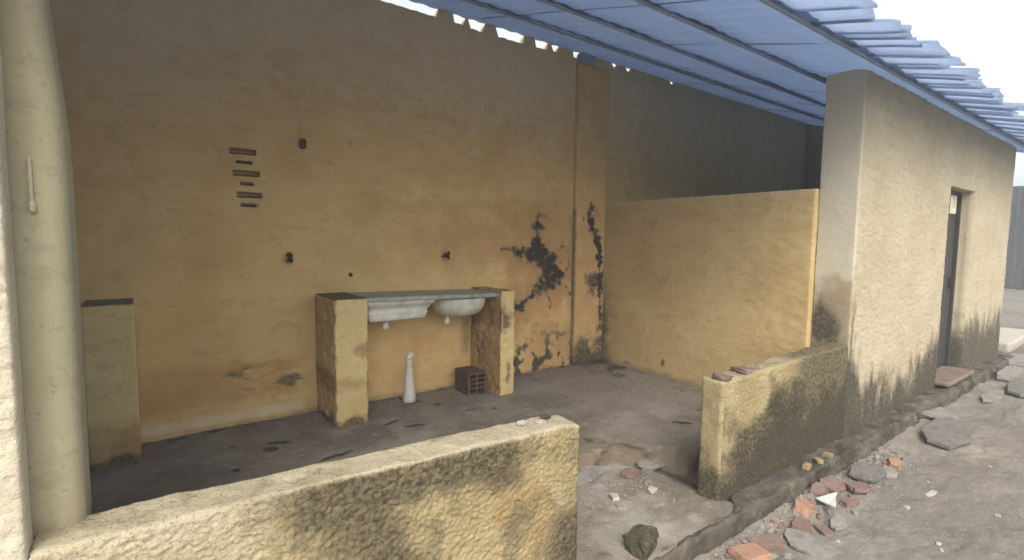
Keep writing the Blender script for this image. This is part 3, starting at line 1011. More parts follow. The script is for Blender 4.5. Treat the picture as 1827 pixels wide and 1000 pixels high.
def pier_disp(P, N):
    ed = sm(0.03, 0.0, np.minimum(np.abs(P[:, 0] - 1.17), np.abs(P[:, 0] - 1.425)))
    return 0.004 * fbm(P, 5, 3, 2) + 0.002 * fbm(P, 22, 2, 4) - 0.012 * ed * sm(0.0, 0.3, fbm(P, 12, 3, 7)) - 0.012 * sm(0.1, 0.3, fbm(P, 12, 2, 5)) * sm(0.1, 0.03, P[:, 2])


rough_box('pier', (1.17, 3.78, -0.02), (1.425, 4.297, 0.985), 0.011, 0.012, pier_disp, pier_masks, coarse=('y+', 'z-'), mat=M_pil, parent=counter)['label'] = 'wide pier with worn bright face'


def pier2_masks(P, N):
    x, z = P[:, 0], P[:, 2]
    n = fbm(P, 9, 3, 3)
    f = np.clip(-N[:, 1], 0, 1)
    mo = 0.9 * f * sm(0.16, 0.02, np.hypot(x - 2.69, (z - 0.70) * 0.8) + 0.05 * n) + 0.5 * (1 - f) * sm(0, 0.35, fbm(P, (8, 8, 3), 3, 9))
    mo = np.maximum(mo, 0.8 * f * sm(0.05, 0.0, np.hypot(x - 2.76, (z - 0.2) * 0.4) + 0.03 * n))
    return {'mould_or_shade': mo, 'damp': 0.75 * (1 - f) + 0.4 * f * sm(0.2, 0, np.abs(z - 0.75)), 'bare_or_lit': 0.2 * f}


def pier2_disp(P, N):
    x, z = P[:, 0], P[:, 2]
    n = fbm(P, 12, 3, 7)
    bite = sm(0.10, 0.03, np.hypot((x - 2.68) * 1.0, (z - 0.70) * 0.7) + 0.03 * n)
    return 0.004 * fbm(P, 5, 3, 2) + 0.002 * fbm(P, 22, 2, 4) - 0.035 * bite - 0.010 * sm(0.0, 0.3, n)


rough_box('pier', (2.67, 3.77, -0.02), (2.83, 4.297, 0.975), 0.010, 0.010, pier2_disp, pier2_masks, coarse=('y+', 'z-'), mat=M_pil, parent=counter)['label'] = 'narrow pier with bitten edge'

# slab: thin, its front edge chipped
me = bpy.data.meshes.new('slab')
slab = rough_box('slab', (1.40, 3.82, 0.942), (2.69, 4.296, 0.982), 0.014, 0.006, lambda P, N: 0.0015 * fbm(P, 6, 3, 2) - 0.006 * sm(0.2, 0.4, fbm(P, 14, 2, 5)), None, coarse=('y+',), mat=M_slab, parent=counter,
                 warp=lambda V, P: V - np.stack([0 * V[:, 0], 0 * V[:, 0], 0.022 * (P[:, 0] - 1.4)], -1))
slab['label'] = 'thin greenish grey marble slab'


def lathe(prof, seg=24, sx=1.0, sy=1.0):
    V, Q = [], []
    for r_, z_ in prof:
        for k in range(seg):
            a = 2 * math.pi * k / seg
            V.append((r_ * math.cos(a) * sx, r_ * math.sin(a) * sy, z_))
    for i in range(len(prof) - 1):
        for k in range(seg):
            Q.append((i * seg + k, i * seg + (k + 1) % seg, (i + 1) * seg + (k + 1) % seg, (i + 1) * seg + k))
    return np.array(V), Q


# rectangular basin on the left: stepped trough hanging under the slab
def loft_rect(rings, seg=4):
    """rings of (half x, half y, corner r, z, cx, cy)"""
    V, Q = [], []
    n = 0
    for hx, hy, rr, z_, cx_, cy_ in rings:
        ring = []
        for (sx, sy, a0) in ((1, 1, 0), (-1, 1, 90), (-1, -1, 180), (1, -1, 270)):
            for k in range(seg + 1):
                a = R(a0 + 90 * k / seg)
                ring.append((cx_ + sx * (hx - rr) + rr * math.cos(a), cy_ + sy * (hy - rr) + rr * math.sin(a), z_))
        n = len(ring)
        V += ring
    for i in range(len(rings) - 1):
        for k in range(n):
            Q.append((i * n + k, i * n + (k + 1) % n, (i + 1) * n + (k + 1) % n, (i + 1) * n + k))
    return np.array(V), Q, n


b1 = empty('wash_basin', (1.70, 4.02, 0.70), 'rectangular white wash basin under the slab beside the wide pier', 'basin')
V, Q, n = loft_rect([(0.30, 0.215, 0.03, 0.942, 1.735, 4.04), (0.30, 0.215, 0.03, 0.915, 1.735, 4.04), (0.285, 0.20, 0.04, 0.895, 1.735, 4.05), (0.275, 0.165, 0.04, 0.845, 1.73, 4.07), (0.27, 0.19, 0.04, 0.835, 1.72, 4.05),
                     (0.25, 0.20, 0.04, 0.79, 1.71, 4.04), (0.235, 0.185, 0.05, 0.778, 1.70, 4.04), (0.10, 0.08, 0.05, 0.77, 1.70, 4.05), (0.02, 0.02, 0.015, 0.768, 1.70, 4.05)])
add_mesh('bowl', np_mesh('bowl', V, Q, base=(1.70, 4.02, 0.70)), M_porc, (1.70, 4.02, 0.70), b1)
V, Q = lathe([(0.020, 0.0), (0.028, 0.0), (0.030, 0.015), (0.030, 0.045), (0.022, 0.05), (0.022, 0.085)], 16)
add_mesh('drain', np_mesh('drain', V, Q), M_white, (1.655, 4.0, 0.69), b1)

b2 = empty('wash_basin', (2.36, 4.02, 0.70), 'round white wash basin bowl under the slab beside the narrow bitten pier', 'basin')
prof = [(0.30, 0.225), (0.296, 0.19), (0.28, 0.14), (0.245, 0.095), (0.19, 0.066), (0.12, 0.052), (0.05, 0.048), (0.01, 0.047)]
V, Q = lathe(prof, 36, 0.90, 0.72)
add_mesh('bowl', np_mesh('bowl', V, Q), M_porc, (2.375, 4.035, 0.69), b2)
V, Q = lathe([(0.016, 0.0), (0.024, 0.0), (0.026, 0.03), (0.018, 0.034), (0.018, 0.07)], 16)
add_mesh('drain', np_mesh('drain', V, Q), M_white, (2.27, 4.06, 0.67), b2)

# pedestal standing on the floor
ped = empty('basin_pedestal', (1.90, 4.07, 0), 'slender white ceramic pedestal standing upright on the floor under the basins', 'pedestal')
V, Q = lathe([(0.001, 0.004), (0.050, 0.004), (0.056, 0.02), (0.057, 0.05), (0.052, 0.09), (0.045, 0.15), (0.038, 0.22), (0.031, 0.30), (0.027, 0.37), (0.026, 0.40), (0.030, 0.415), (0.026, 0.42), (0.018, 0.40), (0.001, 0.39)], 24, 1.0, 0.85)
V[:, 0] += 0.05 * (0.2 - V[:, 2]) * 0.12
add_mesh('shaft', np_mesh('shaft', V, Q), M_porc, (1.90, 4.07, 0), ped)
V, Q = lathe([(0.014, 0.0), (0.034, 0.0), (0.036, 0.014), (0.027, 0.024), (0.023, 0.045), (0.014, 0.046), (0.012, 0.0)], 16, 1.15, 0.9)
V[:, 2] += 0.35 * V[:, 0]
add_mesh('collar', np_mesh('collar', V, Q), M_porc, (1.905, 4.07, 0.40), ped)

# hollow brick: body with eight cells open at the front
def hollow_brick():
    W_, D_, H_ = 0.19, 0.27, 0.21
    xs = [0, 0.018, 0.088, 0.102, 0.172, 0.19]
    zs = [0, 0.016, 0.058, 0.068, 0.104, 0.112, 0.146, 0.156, 0.194, 0.21]
    bm = bmesh.new()
    cells = [(1, 1), (1, 3), (1, 5), (1, 7), (3, 1), (3, 3), (3, 5), (3, 7)]
    vv = {}

    def v(i, j, d):
        k = (i, j, d)
        if k not in vv:
            vv[k] = bm.verts.new((xs[i] - W_ / 2, D_ / 2 - D_ if d == 0 else D_ / 2 - D_ + (0.12 if d == 1 else D_), zs[j]))
        return vv[k]
    for i in range(5):
        for j in range(9):
            hole = (i, j) in cells
            if not hole:
                bm.faces.new((v(i, j, 0), v(i + 1, j, 0), v(i + 1, j + 1, 0), v(i, j + 1, 0)))
            else:
                bm.faces.new((v(i, j, 1), v(i + 1, j, 1), v(i + 1, j + 1, 1), v(i, j + 1, 1)))
                for a, b in (((i, j), (i + 1, j)), ((i + 1, j), (i + 1, j + 1)), ((i + 1, j + 1), (i, j + 1)), ((i, j + 1), (i, j))):
                    bm.faces.new((v(*a, 0), v(*a, 1), v(*b, 1), v(*b, 0)))
            bm.faces.new((v(i, j, 2), v(i, j + 1, 2), v(i + 1, j + 1, 2), v(i + 1, j, 2)))
    for i in range(5):
        bm.faces.new((v(i, 0, 0), v(i, 0, 2), v(i + 1, 0, 2), v(i + 1, 0, 0)))
        bm.faces.new((v(i, 9, 0), v(i + 1, 9, 0), v(i + 1, 9, 2), v(i, 9, 2)))
    for j in range(9):
        bm.faces.new((v(0, j, 0), v(0, j + 1, 0), v(0, j + 1, 2), v(0, j, 2)))
        bm.faces.new((v(5, j, 0), v(5, j, 2), v(5, j + 1, 2), v(5, j + 1, 0)))
    bmesh.ops.recalc_face_normals(bm, faces=bm.faces)
    me = bpy.data.meshes.new('hollow_brick')
    bm.to_mesh(me)
    bm.free()
    return me


hb = add_mesh('hollow_brick', hollow_brick(), M_brick, (2.515, 4.04, 0.002))
hb.rotation_euler = (0, 0, R(-4))
prop(hb, 'dark brown hollow clay brick lying on the floor against the narrow pier', 'brick')

# pipe stubs on the back wall
def tube(pts, r_, seg=8):
    V, Q = [], []
    pts = [Vector(p) for p in pts]
    for i, p in enumerate(pts):
        t = (pts[min(i + 1, len(pts) - 1)] - pts[max(i - 1, 0)]).normalized()
        a = t.cross(Vector((0.31, 0.2, 0.93))).normalized()
        b = t.cross(a)
        rr = r_[i] if hasattr(r_, '__len__') else r_
        for k in range(seg):
            an = 2 * math.pi * k / seg
            V.append(p + a * rr * math.cos(an) + b * rr * math.sin(an))
    for i in range(len(pts) - 1):
        for k in range(seg):
            Q.append((i * seg + k, i * seg + (k + 1) % seg, (i + 1) * seg + (k + 1) % seg, (i + 1) * seg + k))
    V.append(pts[0]); V.append(pts[-1])
    T = []
    e = (len(pts) - 1) * seg
    for k in range(seg):
        T.append((len(V) - 2, (k + 1) % seg, k))
        T.append((len(V) - 1, e + k, e + (k + 1) % seg))
    return np.array([tuple(v) for v in V]), Q, T


def tube_obj(name, pts, r_, mat, base, parent=None, seg=8):
    V, Q, T = tube(pts, r_, seg)
    return add_mesh(name, np_mesh(name, V, Q, tris=T), mat, base, parent)


t1 = tube_obj('pipe_stub', [(0, 0.03, 0), (0, -0.03, 0), (0.004, -0.055, -0.01), (0.0, -0.06, -0.03), (-0.008, -0.055, -0.055)], [0.020, 0.020, 0.017, 0.020, 0.024], M_rust, (0.98, Y_B, 1.305))
prop(t1, 'rusty bent pipe stub in the back wall left of the counter', 'pipe')
t2 = empty('pipe_stub', (2.38, Y_B, 1.29), 'rusty forked pipe stub in the back wall above the round basin', 'pipe')
tube_obj('pipe', [(0, 0.03, 0), (0, -0.035, 0), (0.006, -0.06, 0.01), (0.015, -0.062, 0.035)], [0.018, 0.018, 0.015, 0.012], M_rust, (2.38, Y_B, 1.29), t2)
tube_obj('branch', [(0.0, -0.03, 0), (-0.025, -0.04, -0.008), (-0.05, -0.04, -0.012)], [0.012, 0.010, 0.007], M_rust, (2.38, Y_B, 1.29), t2)
tube_obj('branch', [(0.0, -0.03, 0), (0.018, -0.045, -0.02), (0.020, -0.045, -0.04)], [0.014, 0.012, 0.010], M_rust, (2.38, Y_B, 1.29), t2)
t3 = tube_obj('pipe_plug', [(0, 0.02, 0), (0, -0.012, 0), (0.0, -0.02, -0.004)], [0.017, 0.016, 0.010], M_rust, (1.47, Y_B, 1.13))
prop(t3, 'small dark plug in the back wall just above the counter slab', 'plug')
t4 = box_mesh('wall_bracket', (0.045, 0.05, 0.075), M_brick, (1.10, Y_B - 0.018, 2.18), None, 0.012)
prop(t4, 'small dark brown bracket high on the back wall beside the vent', 'bracket')

# ================================================================ roof
roof = empty('roof', (4.0, 2.7, 2.6), 'lean-to tile roof made as translucent flare blue sheets with jagged eave above the rooms', 'roof')
RX0, RX1 = -2.6, 10.35


def pan(name, x0, x1, y0, y1, lift, arch, mat, seed, nx=6, ny=5, th=0.010, skew=0.0, wave=0.0):
    """one thin sheet standing in for roof tiles, following the slope, edges a little uneven"""
    rn_ = random.Random(seed)
    us, vs_ = np.linspace(0, 1, nx), np.linspace(0, 1, ny)
    U, W_ = np.meshgrid(us, vs_, indexing='ij')
    U, W_ = U.ravel(), W_.ravel()
    X = x0 + (x1 - x0) * U
    Y = y0 + (y1 - y0) * W_
    k1, k2 = rn_.uniform(0, 9), rn_.uniform(0, 9)
    Y = Y + (W_ == 0) * (0.010 * np.sin(U * 9 + k1) + skew * (U - 0.5))
    Z = roof_z(Y) + lift + arch * np.sin(np.pi * U) + 0.004 * np.sin(U * 3 + k1) * np.sin(W_ * 4 + k2) + wave * np.sin(2 * np.pi * X / 0.177)
    lo_ = np.stack([X, Y, Z], -1)
    hi_ = lo_ + [0, -0.003, th]
    i, j = np.meshgrid(np.arange(nx - 1), np.arange(ny - 1), indexing='ij')
    i, j = i.ravel(), j.ravel()
    q = np.stack([i * ny + j, i * ny + j + 1, (i + 1) * ny + j + 1, (i + 1) * ny + j], -1)
    nn = len(lo_)
    bd = np.array([k for k in range(ny)] + [a_ * ny + ny - 1 for a_ in range(1, nx)] + [(nx - 1) * ny + k for k in range(ny - 2, -1, -1)] + [a_ * ny for a_ in range(nx - 2, 0, -1)])
    sd_ = np.stack([bd, bd + nn, np.roll(bd, -1) + nn, np.roll(bd, -1)], -1)
    base = ((x0 + x1) / 2, (y0 + y1) / 2, float(roof_z((y0 + y1) / 2)))
    me = np_mesh(name, np.concatenate([lo_, hi_]), np.concatenate([q, q[:, ::-1] + nn, sd_]), base=base)
    return add_mesh(name, me, mat, base, roof)


rnd = random.Random(11)
# four rows of wide sheets, overlapping up the slope; flare toward the eave imitated by dimmer upper rows
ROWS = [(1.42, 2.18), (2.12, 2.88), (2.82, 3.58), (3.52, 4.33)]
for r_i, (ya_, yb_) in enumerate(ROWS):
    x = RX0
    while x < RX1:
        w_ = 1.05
        pan('flare_sheet', x, min(x + w_ + 0.03, RX1 + 0.02), ya_, yb_, 0.0 + 0.003 * r_i + (0.0015 if int((x - RX0) / w_ + 0.5) % 2 else 0), 0.006, M_flare_sheet[r_i], rnd.randint(0, 999), 49, 4, wave=0.005)
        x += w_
# eave row: narrow pans of uneven length, the jagged edge
c, x = 0, RX0
while x < RX1:
    w_ = rnd.choice((0.15, 0.17, 0.19)) if x > 4.3 else rnd.choice((0.17, 0.21, 0.30))
    y0 = 1.055 + rnd.choice((-0.06, -0.02, 0.0, 0.03, 0.075)) + rnd.uniform(-0.012, 0.012)
    pan('eave_tile', x - 0.015, x + w_ + 0.015, y0, 1.47, -0.006 + 0.014 * (c % 2) + rnd.uniform(0, 0.006), 0.034 if c % 2 else 0.014, M_flare_tile, rnd.randint(0, 999), 7, 4, 0.014, rnd.uniform(-0.02, 0.02))
    x += w_
    c += 1
for yy in (1.46, 2.15, 2.85, 3.55):
    p_ = box_mesh('purlin', (RX1 - RX0 - 0.1, 0.022, 0.020), M_wood, ((RX0 + RX1) / 2, yy, float(roof_z(yy)) - 0.014), roof, 0.004)

# ================================================================ debris in the yard and entry
def gz(x, y):
    return float(ground_h(np.array([[x, y, 0.0]]))[0])


def shard_mesh(name, pts, th, seed, mat, jag=0.006):
    """broken flat piece from an outline, sides irregular, top slightly uneven"""
    rn = random.Random(seed)
    out = []
    n = len(pts)
    for k in range(n):
        a, b = Vector(pts[k]), Vector(pts[(k + 1) % n])
        out.append(a)
        for s in (0.33, 0.66):
            out.append(a.lerp(b, s) + Vector((rn.uniform(-jag, jag), rn.uniform(-jag, jag))))
    bm = bmesh.new()
    tv = [bm.verts.new((p.x + rn.uniform(-0.002, 0.002), p.y, th + rn.uniform(-0.002, 0.002))) for p in out]
    mv = [bm.verts.new((p.x * 1.02 + rn.uniform(-jag, jag) * 0.5, p.y * 1.02 + rn.uniform(-jag, jag) * 0.5, th * 0.5)) for p in out]
    bv = [bm.verts.new((p.x * 0.97, p.y * 0.97, 0)) for p in out]
    bm.faces.new(tv)
    bm.faces.new(bv[::-1])
    N_ = len(out)
    for k in range(N_):
        bm.faces.new((mv[k], mv[(k + 1) % N_], tv[(k + 1) % N_], tv[k]))
        bm.faces.new((bv[k], bv[(k + 1) % N_], mv[(k + 1) % N_], mv[k]))
    bmesh.ops.recalc_face_normals(bm, faces=bm.faces)
    me = bpy.data.meshes.new(name)
    bm.to_mesh(me)
    bm.free()
    me.materials.append(mat)
    return me


def shard(name, x, y, pts, th, mat, label, cat, tilt=(0, 0), group=None, z=None, lift=0.0, seed=None, kids=None):
    me = shard_mesh(name, pts, th, seed if seed is not None else int(x * 100 + y * 10), mat)
    o = add_mesh(name, me, None, (x, y, (gz(x, y) if z is None else z) + lift - 0.004))
    o.rotation_euler = (R(tilt[0]), R(tilt[1]), 0)
    return prop(o, label, cat, group)


def blob(rx, ry, seed, n=7, irr=0.28):
    rn = random.Random(seed)
    a0 = rn.uniform(0, 1)
    return [(rx * math.cos(a) * (1 - rn.uniform(0, irr)), ry * math.sin(a) * (1 - rn.uniform(0, irr))) for a in [2 * math.pi * (k + a0 + rn.uniform(-0.2, 0.2)) / n for k in range(n)]]


def chunk(name, x, y, size, mat, label, cat, rotz=0, z=None, tilt=(0, 0), seed=1, group=None, rough=0.12, lift=0.0, sub=3):
    """angular broken piece: hull of points scattered near the skin of a block, faces chipped"""
    rn_ = random.Random(seed * 7 + 1)
    bm = bmesh.new()
    for sx in (-0.5, 0.5):
        for sy in (-0.5, 0.5):
            for sz in (-0.5, 0.5):
                for k in range(2):
                    bm.verts.new((sx * rn_.uniform(0.55, 1.0), sy * rn_.uniform(0.55, 1.0), sz * rn_.uniform(0.75, 1.0)))
    r_ = bmesh.ops.convex_hull(bm, input=bm.verts[:])
    bmesh.ops.delete(bm, geom=[g_ for g_ in r_['geom_interior'] if isinstance(g_, bmesh.types.BMVert)], context='VERTS')
    bmesh.ops.subdivide_edges(bm, edges=bm.edges[:], cuts=2, use_grid_fill=True)
    V = np.array([v.co[:] for v in bm.verts])
    V = V + (0.5 * rough) * np.stack([fbm(V + seed * 3.1, 3, 3, seed + q_) for q_ in range(3)], -1)
    V *= size
    V[:, 2] -= V[:, 2].min()
    for v, c in zip(bm.verts, V):
        v.co = c
    me = bpy.data.meshes.new(name)
    bm.to_mesh(me)
    bm.free()
    me.materials.append(mat)
    o = add_mesh(name, me, None, (x, y, (gz(x, y) if z is None else z) - 0.33 * size[2] + lift))
    o.rotation_euler = (R(tilt[0]), R(tilt[1]), R(rotz))
    return prop(o, label, cat, group)


def rel(pts):
    c = np.mean(pts, 0)
    return float(c[0]), float(c[1]), [(p[0] - c[0], p[1] - c[1]) for p in pts]


# large broken plates
cx_, cy_, pts = rel([(5.50, 1.36), (6.05, 1.38), (6.06, 1.16), (5.62, 1.05), (5.30, 1.12), (5.32, 1.27)])
shard('concrete_plate', cx_, cy_, pts, 0.045, M_dgrey, 'large dark grey broken concrete plate lying alone in the yard', 'concrete plate', (3, -2), lift=0.02)
cx_, cy_, pts = rel([(5.95, 1.50), (6.45, 1.47), (6.30, 1.30), (6.12, 1.25), (5.98, 1.34)])
shard('concrete_plate', cx_, cy_, pts, 0.04, M_grey, 'smaller grey broken plate just behind the large dark plate', 'concrete plate', (5, 4), lift=0.015)
shard('concrete_plate', 8.25, 1.12, blob(0.5, 0.16, 5), 0.05, M_dgrey, 'long dark plate at the right edge of the photo, nearest there', 'concrete plate', (4, 0), lift=0.01)
shard('concrete_plate', 9.0, 1.36, blob(0.55, 0.13, 8), 0.07, M_grey, 'grey plate lying beside the far end of the kerb', 'concrete plate', (5, 0), lift=0.01)
shard('concrete_plate', 10.0, 1.45, blob(0.6, 0.16, 9), 0.10, M_grey, 'farthest grey plate, beyond the corner of the facade', 'concrete plate', (4, 2), lift=0.01)
shard('concrete_plate', 7.6, 1.27, blob(0.40, 0.09, 12), 0.025, M_grey, 'thin grey crust plate in the yard in front of the doorway', 'concrete plate', (2, 0), lift=0.006)
ledge = rough_box('white_ledge', (11.3, 1.75, -0.3), (13.5, 2.25, -0.14), 0.03, 0.02, lambda P, N: 0.01 * fbm(P, 4, 3, 2), None, coarse=('z-',), mat=M_pale)
prop(ledge, 'pale concrete ledge beyond the end of the facade', 'ledge')

# pile along the kerb
chunk('brick_fragment', 4.61, 1.29, (0.14, 0.09, 0.05), M_orange, 'small light orange brick fragment, farthest of the pile along the kerb', 'brick fragment', 20, seed=2)
chunk('rubble_stone', 4.39, 1.26, (0.12, 0.09, 0.06), M_grey, 'small grey stone beside the flat grey shard by the kerb', 'stone', 40, seed=3)
shard('concrete_shard', 4.20, 1.33, blob(0.22, 0.12, 3, 8), 0.035, M_dgrey, 'flat dark grey shard leaning by the kerb behind the white tile', 'concrete shard', (6, 3), lift=0.012)
shard('brick_shard', 3.80, 1.40, blob(0.13, 0.08, 4), 0.03, M_red, 'thin reddish shard against the kerb behind the white tile', 'brick shard', (10, 0), lift=0.012)
shard('brick_shard', 3.92, 1.29, blob(0.14, 0.07, 14), 0.03, M_red, 'thin reddish shard just in front of the flat dark grey shard', 'brick shard', (0, 8), lift=0.012)
shard('brick_shard', 3.62, 1.42, blob(0.10, 0.06, 24), 0.028, M_red, 'smallest reddish shard touching the kerb left of the white tile', 'brick shard', (8, -6), lift=0.012)
chunk('brick_fragment', 3.68, 1.25, (0.15, 0.07, 0.045), M_red, 'pinkish brick piece with pale mortar lying right of the white tile', 'brick fragment', -15, seed=9)
cx_, cy_, pts = rel([(3.49, 1.375), (3.72, 1.34), (3.42, 1.24)])
tile = shard('tile_fragment', cx_, cy_, pts, 0.012, M_wtile, 'triangular broken white ribbed tile in the rubble by the kerb', 'tile fragment', (-5, 4), lift=0.045)
chunk('brick_fragment', 3.34, 1.395, (0.13, 0.10, 0.075), M_orange, 'upright orange brick chunk left of the white tile against the kerb', 'brick fragment', 12, seed=5, tilt=(8, 14))
chunk('brick_fragment', 3.15, 1.31, (0.19, 0.13, 0.05), M_red, 'broad dull red brick slab piece below the orange chunk', 'brick fragment', 25, seed=6, tilt=(4, 5))
chunk('brick_fragment', 3.24, 1.22, (0.13, 0.07, 0.035), M_red, 'narrow dull red brick sliver beside the broad red piece', 'brick fragment', 60, seed=16)
shard('concrete_shard', 3.38, 1.195, blob(0.11, 0.055, 31), 0.028, M_grey, 'small grey shard with shadowed edge in front of the white tile', 'concrete shard', (6, 0), lift=0.008)
shard('concrete_shard', 3.02, 1.22, blob(0.15, 0.16, 33, 8), 0.02, M_grey, 'flat greenish grey slab near the bottom edge right of the orange brick', 'concrete shard', (2, 0), lift=0.004)
chunk('brick_fragment', 2.80, 1.345, (0.20, 0.10, 0.05), M_red, 'brown flat brick piece between the orange brick and the kerb', 'brick fragment', -35, seed=7, tilt=(5, -6))
chunk('brick_fragment', 2.60, 1.33, (0.22, 0.15, 0.085), M_orange, 'large bright orange broken brick at the bottom edge of the photo', 'brick fragment', -10, seed=8, tilt=(0, 6))
chunk('mossy_block', 2.03, 1.60, (0.20, 0.15, 0.12), M_moss, 'mossy dark block at the front edge of the entry slab', 'block', 15, z=P_Z - 0.004, seed=12, rough=0.25, sub=6)
chunk('plaster_strip', 4.28, 0.98, (0.15, 0.035, 0.02), M_pale, 'pale narrow plaster strip lying in the open yard', 'plaster strip', -8, seed=13)
CRUMB = ['tiny white crumb, farther of the pair near the bottom right', 'tiny white crumb, nearer of the pair near the bottom right', 'tiny white crumb alone at the right edge of the yard',
         'tiny white crumb just in front of the small grey shard', 'white crumb in the yard, largest of the scattered crumbs', 'tiny white crumb beyond the pale plaster strip', 'tiny white crumb in front of the large dark plate']
for k, (x, y, s) in enumerate(((3.59, 0.77, 0.022), (3.53, 0.745, 0.018), (4.30, 0.65, 0.022), (3.17, 1.12, 0.016), (3.95, 1.02, 0.03), (4.5, 1.05, 0.016), (5.2, 0.85, 0.018))):
    chunk('plaster_crumb', x, y, (s * 1.3, s, s * 0.7), M_pale, CRUMB[k], 'plaster crumb', k * 40, seed=40 + k, group='white crumbs scattered on the yard', sub=1)
# entry rubble
chunk('rubble_stone', 2.29, 2.015, (0.07, 0.055, 0.04), M_pale, 'pale elongated stone on the entry slab near the low wall end', 'stone', 60, z=P_Z, seed=21)
chunk('rubble_stone', 2.56, 1.95, (0.06, 0.05, 0.035), M_pale, 'pale round stone in the middle of the entry slab', 'stone', 10, z=P_Z, seed=22)
chunk('rubble_stone', 2.62, 2.03, (0.05, 0.04, 0.03), M_grey, 'small grey stone at the foot of the broken floor edge', 'stone', 30, z=P_Z, seed=23)
chunk('rubble_stone', 2.24, 1.94, (0.045, 0.04, 0.028), M_grey, 'small grey stone beside the pale elongated stone', 'stone', 75, z=P_Z, seed=24)
shard('floor_fragment', 2.86, 2.20, blob(0.15, 0.09, 81, 8), 0.022, M_grey, 'broken grey floor piece by the foot of the grimy low wall end', 'floor fragment', (6, 3), z=P_Z, lift=0.008)
shard('floor_fragment', 2.33, 2.33, blob(0.18, 0.09, 82, 8), 0.022, M_grey, 'broken grey floor piece under the floor edge near the low wall', 'floor fragment', (5, -4), z=P_Z, lift=0.008)
shard('floor_fragment', 2.62, 2.18, blob(0.10, 0.06, 83, 7), 0.018, M_red, 'brown clay piece lying under the middle of the broken floor edge', 'floor fragment', (4, 5), z=P_Z, lift=0.006)
# ochre stones stuck along the plinth
for k, (x, y, lab) in enumerate(((3.70, 1.53, 'ochre plaster stone on the kerb, nearest of three'), (3.86, 1.52, 'ochre plaster stone on the kerb, middle of three'), (4.02, 1.525, 'ochre plaster stone on the kerb, farthest of three'))):
    chunk('ochre_stone', x, y, (0.07, 0.05, 0.035), M_yel, lab, 'stone', k * 50, z=-0.105, seed=50 + k, group='ochre stones on the kerb')

# on the near wall top
ntop = 0.607
lf = shard('dead_leaf', 1.535, 1.795, blob(0.045, 0.018, 3, 9), 0.006, M_leaf, 'dark curled dead leaf on top of the nearest low wall', 'leaf', (12, 10), z=ntop, lift=0.008)
shard('plaster_flake', 1.40, 1.80, blob(0.035, 0.018, 5), 0.008, M_pale, 'pale plaster flake on the near low wall, farther from its end', 'plaster flake', (5, 0), z=ntop, lift=0.004)
shard('plaster_flake', 1.48, 1.765, blob(0.03, 0.016, 6), 0.008, M_pale, 'pale plaster flake beside the dark leaf on the near low wall', 'plaster flake', (0, 4), z=ntop, lift=0.002)
# on the right wall top
chunk('tile_piece', 2.845, 1.685, (0.17, 0.13, 0.035), M_red, 'reddish tile piece at the very end of the grimy low wall', 'tile piece', 25, z=0.622, seed=61, tilt=(4, 12))
chunk('tile_piece', 3.13, 1.70, (0.24, 0.11, 0.03), M_red, 'reddish tile piece in the middle of the grimy low wall top', 'tile piece', 10, z=0.625, seed=62, tilt=(0, 8))

# twigs and leaves on the interior floor
for x, y, L, a, lab in ((1.02, 3.30, 0.22, 5, 'long dark twig on the floor in front of the wide pier'), (1.56, 3.66, 0.15, 12, 'thin dark twig on the floor right of the wide pier'),
                        (1.68, 3.50, 0.16, -20, 'dark bent twig on the floor under the pedestal'), (3.44, 2.36, 0.16, -38, 'dark twig on the floor near the right low wall'), (0.76, 3.74, 0.16, -30, 'dark twig on the floor left of the wide pier')):
    rn = random.Random(int(x * 100))
    pts = [(L * (s - 0.5), rn.uniform(-0.012, 0.012), 0.012 + rn.uniform(0, 0.006)) for s in np.linspace(0, 1, 7)]
    o = tube_obj('twig', pts, [0.003, 0.006, 0.007, 0.008, 0.007, 0.005, 0.002], M_leaf, (x, y, 0.0), None, 6)
    o.rotation_euler = (0, 0, R(a))
    prop(o, lab, 'twig')
for k, (x, y, s, lab) in enumerate(((0.69, 3.66, 0.06, 'dark dead leaf beside the twig left of the wide pier'), (2.07, 3.86, 0.04, 'dark dead leaf on the floor in front of the hollow brick'), (2.42, 3.50, 0.03, 'dark dead leaf in front of the narrow bitten pier'), (0.45, 3.45, 0.03, 'dark dead leaf on the floor between stub wall and wide pier'))):
    shard('dead_leaf', x, y, blob(s, s * 0.5, 70 + k, 8), 0.004, M_leaf, lab, 'leaf', (8, 6), z=0.0, lift=0.010)


# crumbs too many to count: grit on the yard, the entry and along the walls
def grit(name, spots, mat, seed, label):
    rn = np.random.RandomState(seed)
    base = np.array([(1, 0, -.3), (-.5, .87, -.3), (-.5, -.87, -.3), (0, 0, .8)])
    tri = np.array([(0, 1, 3), (1, 2, 3), (2, 0, 3), (0, 2, 1)])
    V, T = [], []
    for k, (x, y, z, s) in enumerate(spots):
        a = rn.uniform(0, 6.28)
        rm = np.array([[math.cos(a), -math.sin(a), 0], [math.sin(a), math.cos(a), 0], [0, 0, 1]])
        V.append((base * (1 + rn.uniform(-.3, .3, base.shape))) @ rm.T * s * [1, 1, 0.7] + [x, y, z])
        T.append(tri + 4 * k)
    me = np_mesh(name, np.concatenate(V), np.zeros((0, 4), int), tris=np.concatenate(T), smooth=False)
    o = add_mesh(name, me, mat)
    return prop(o, label, 'gravel', kind='stuff')


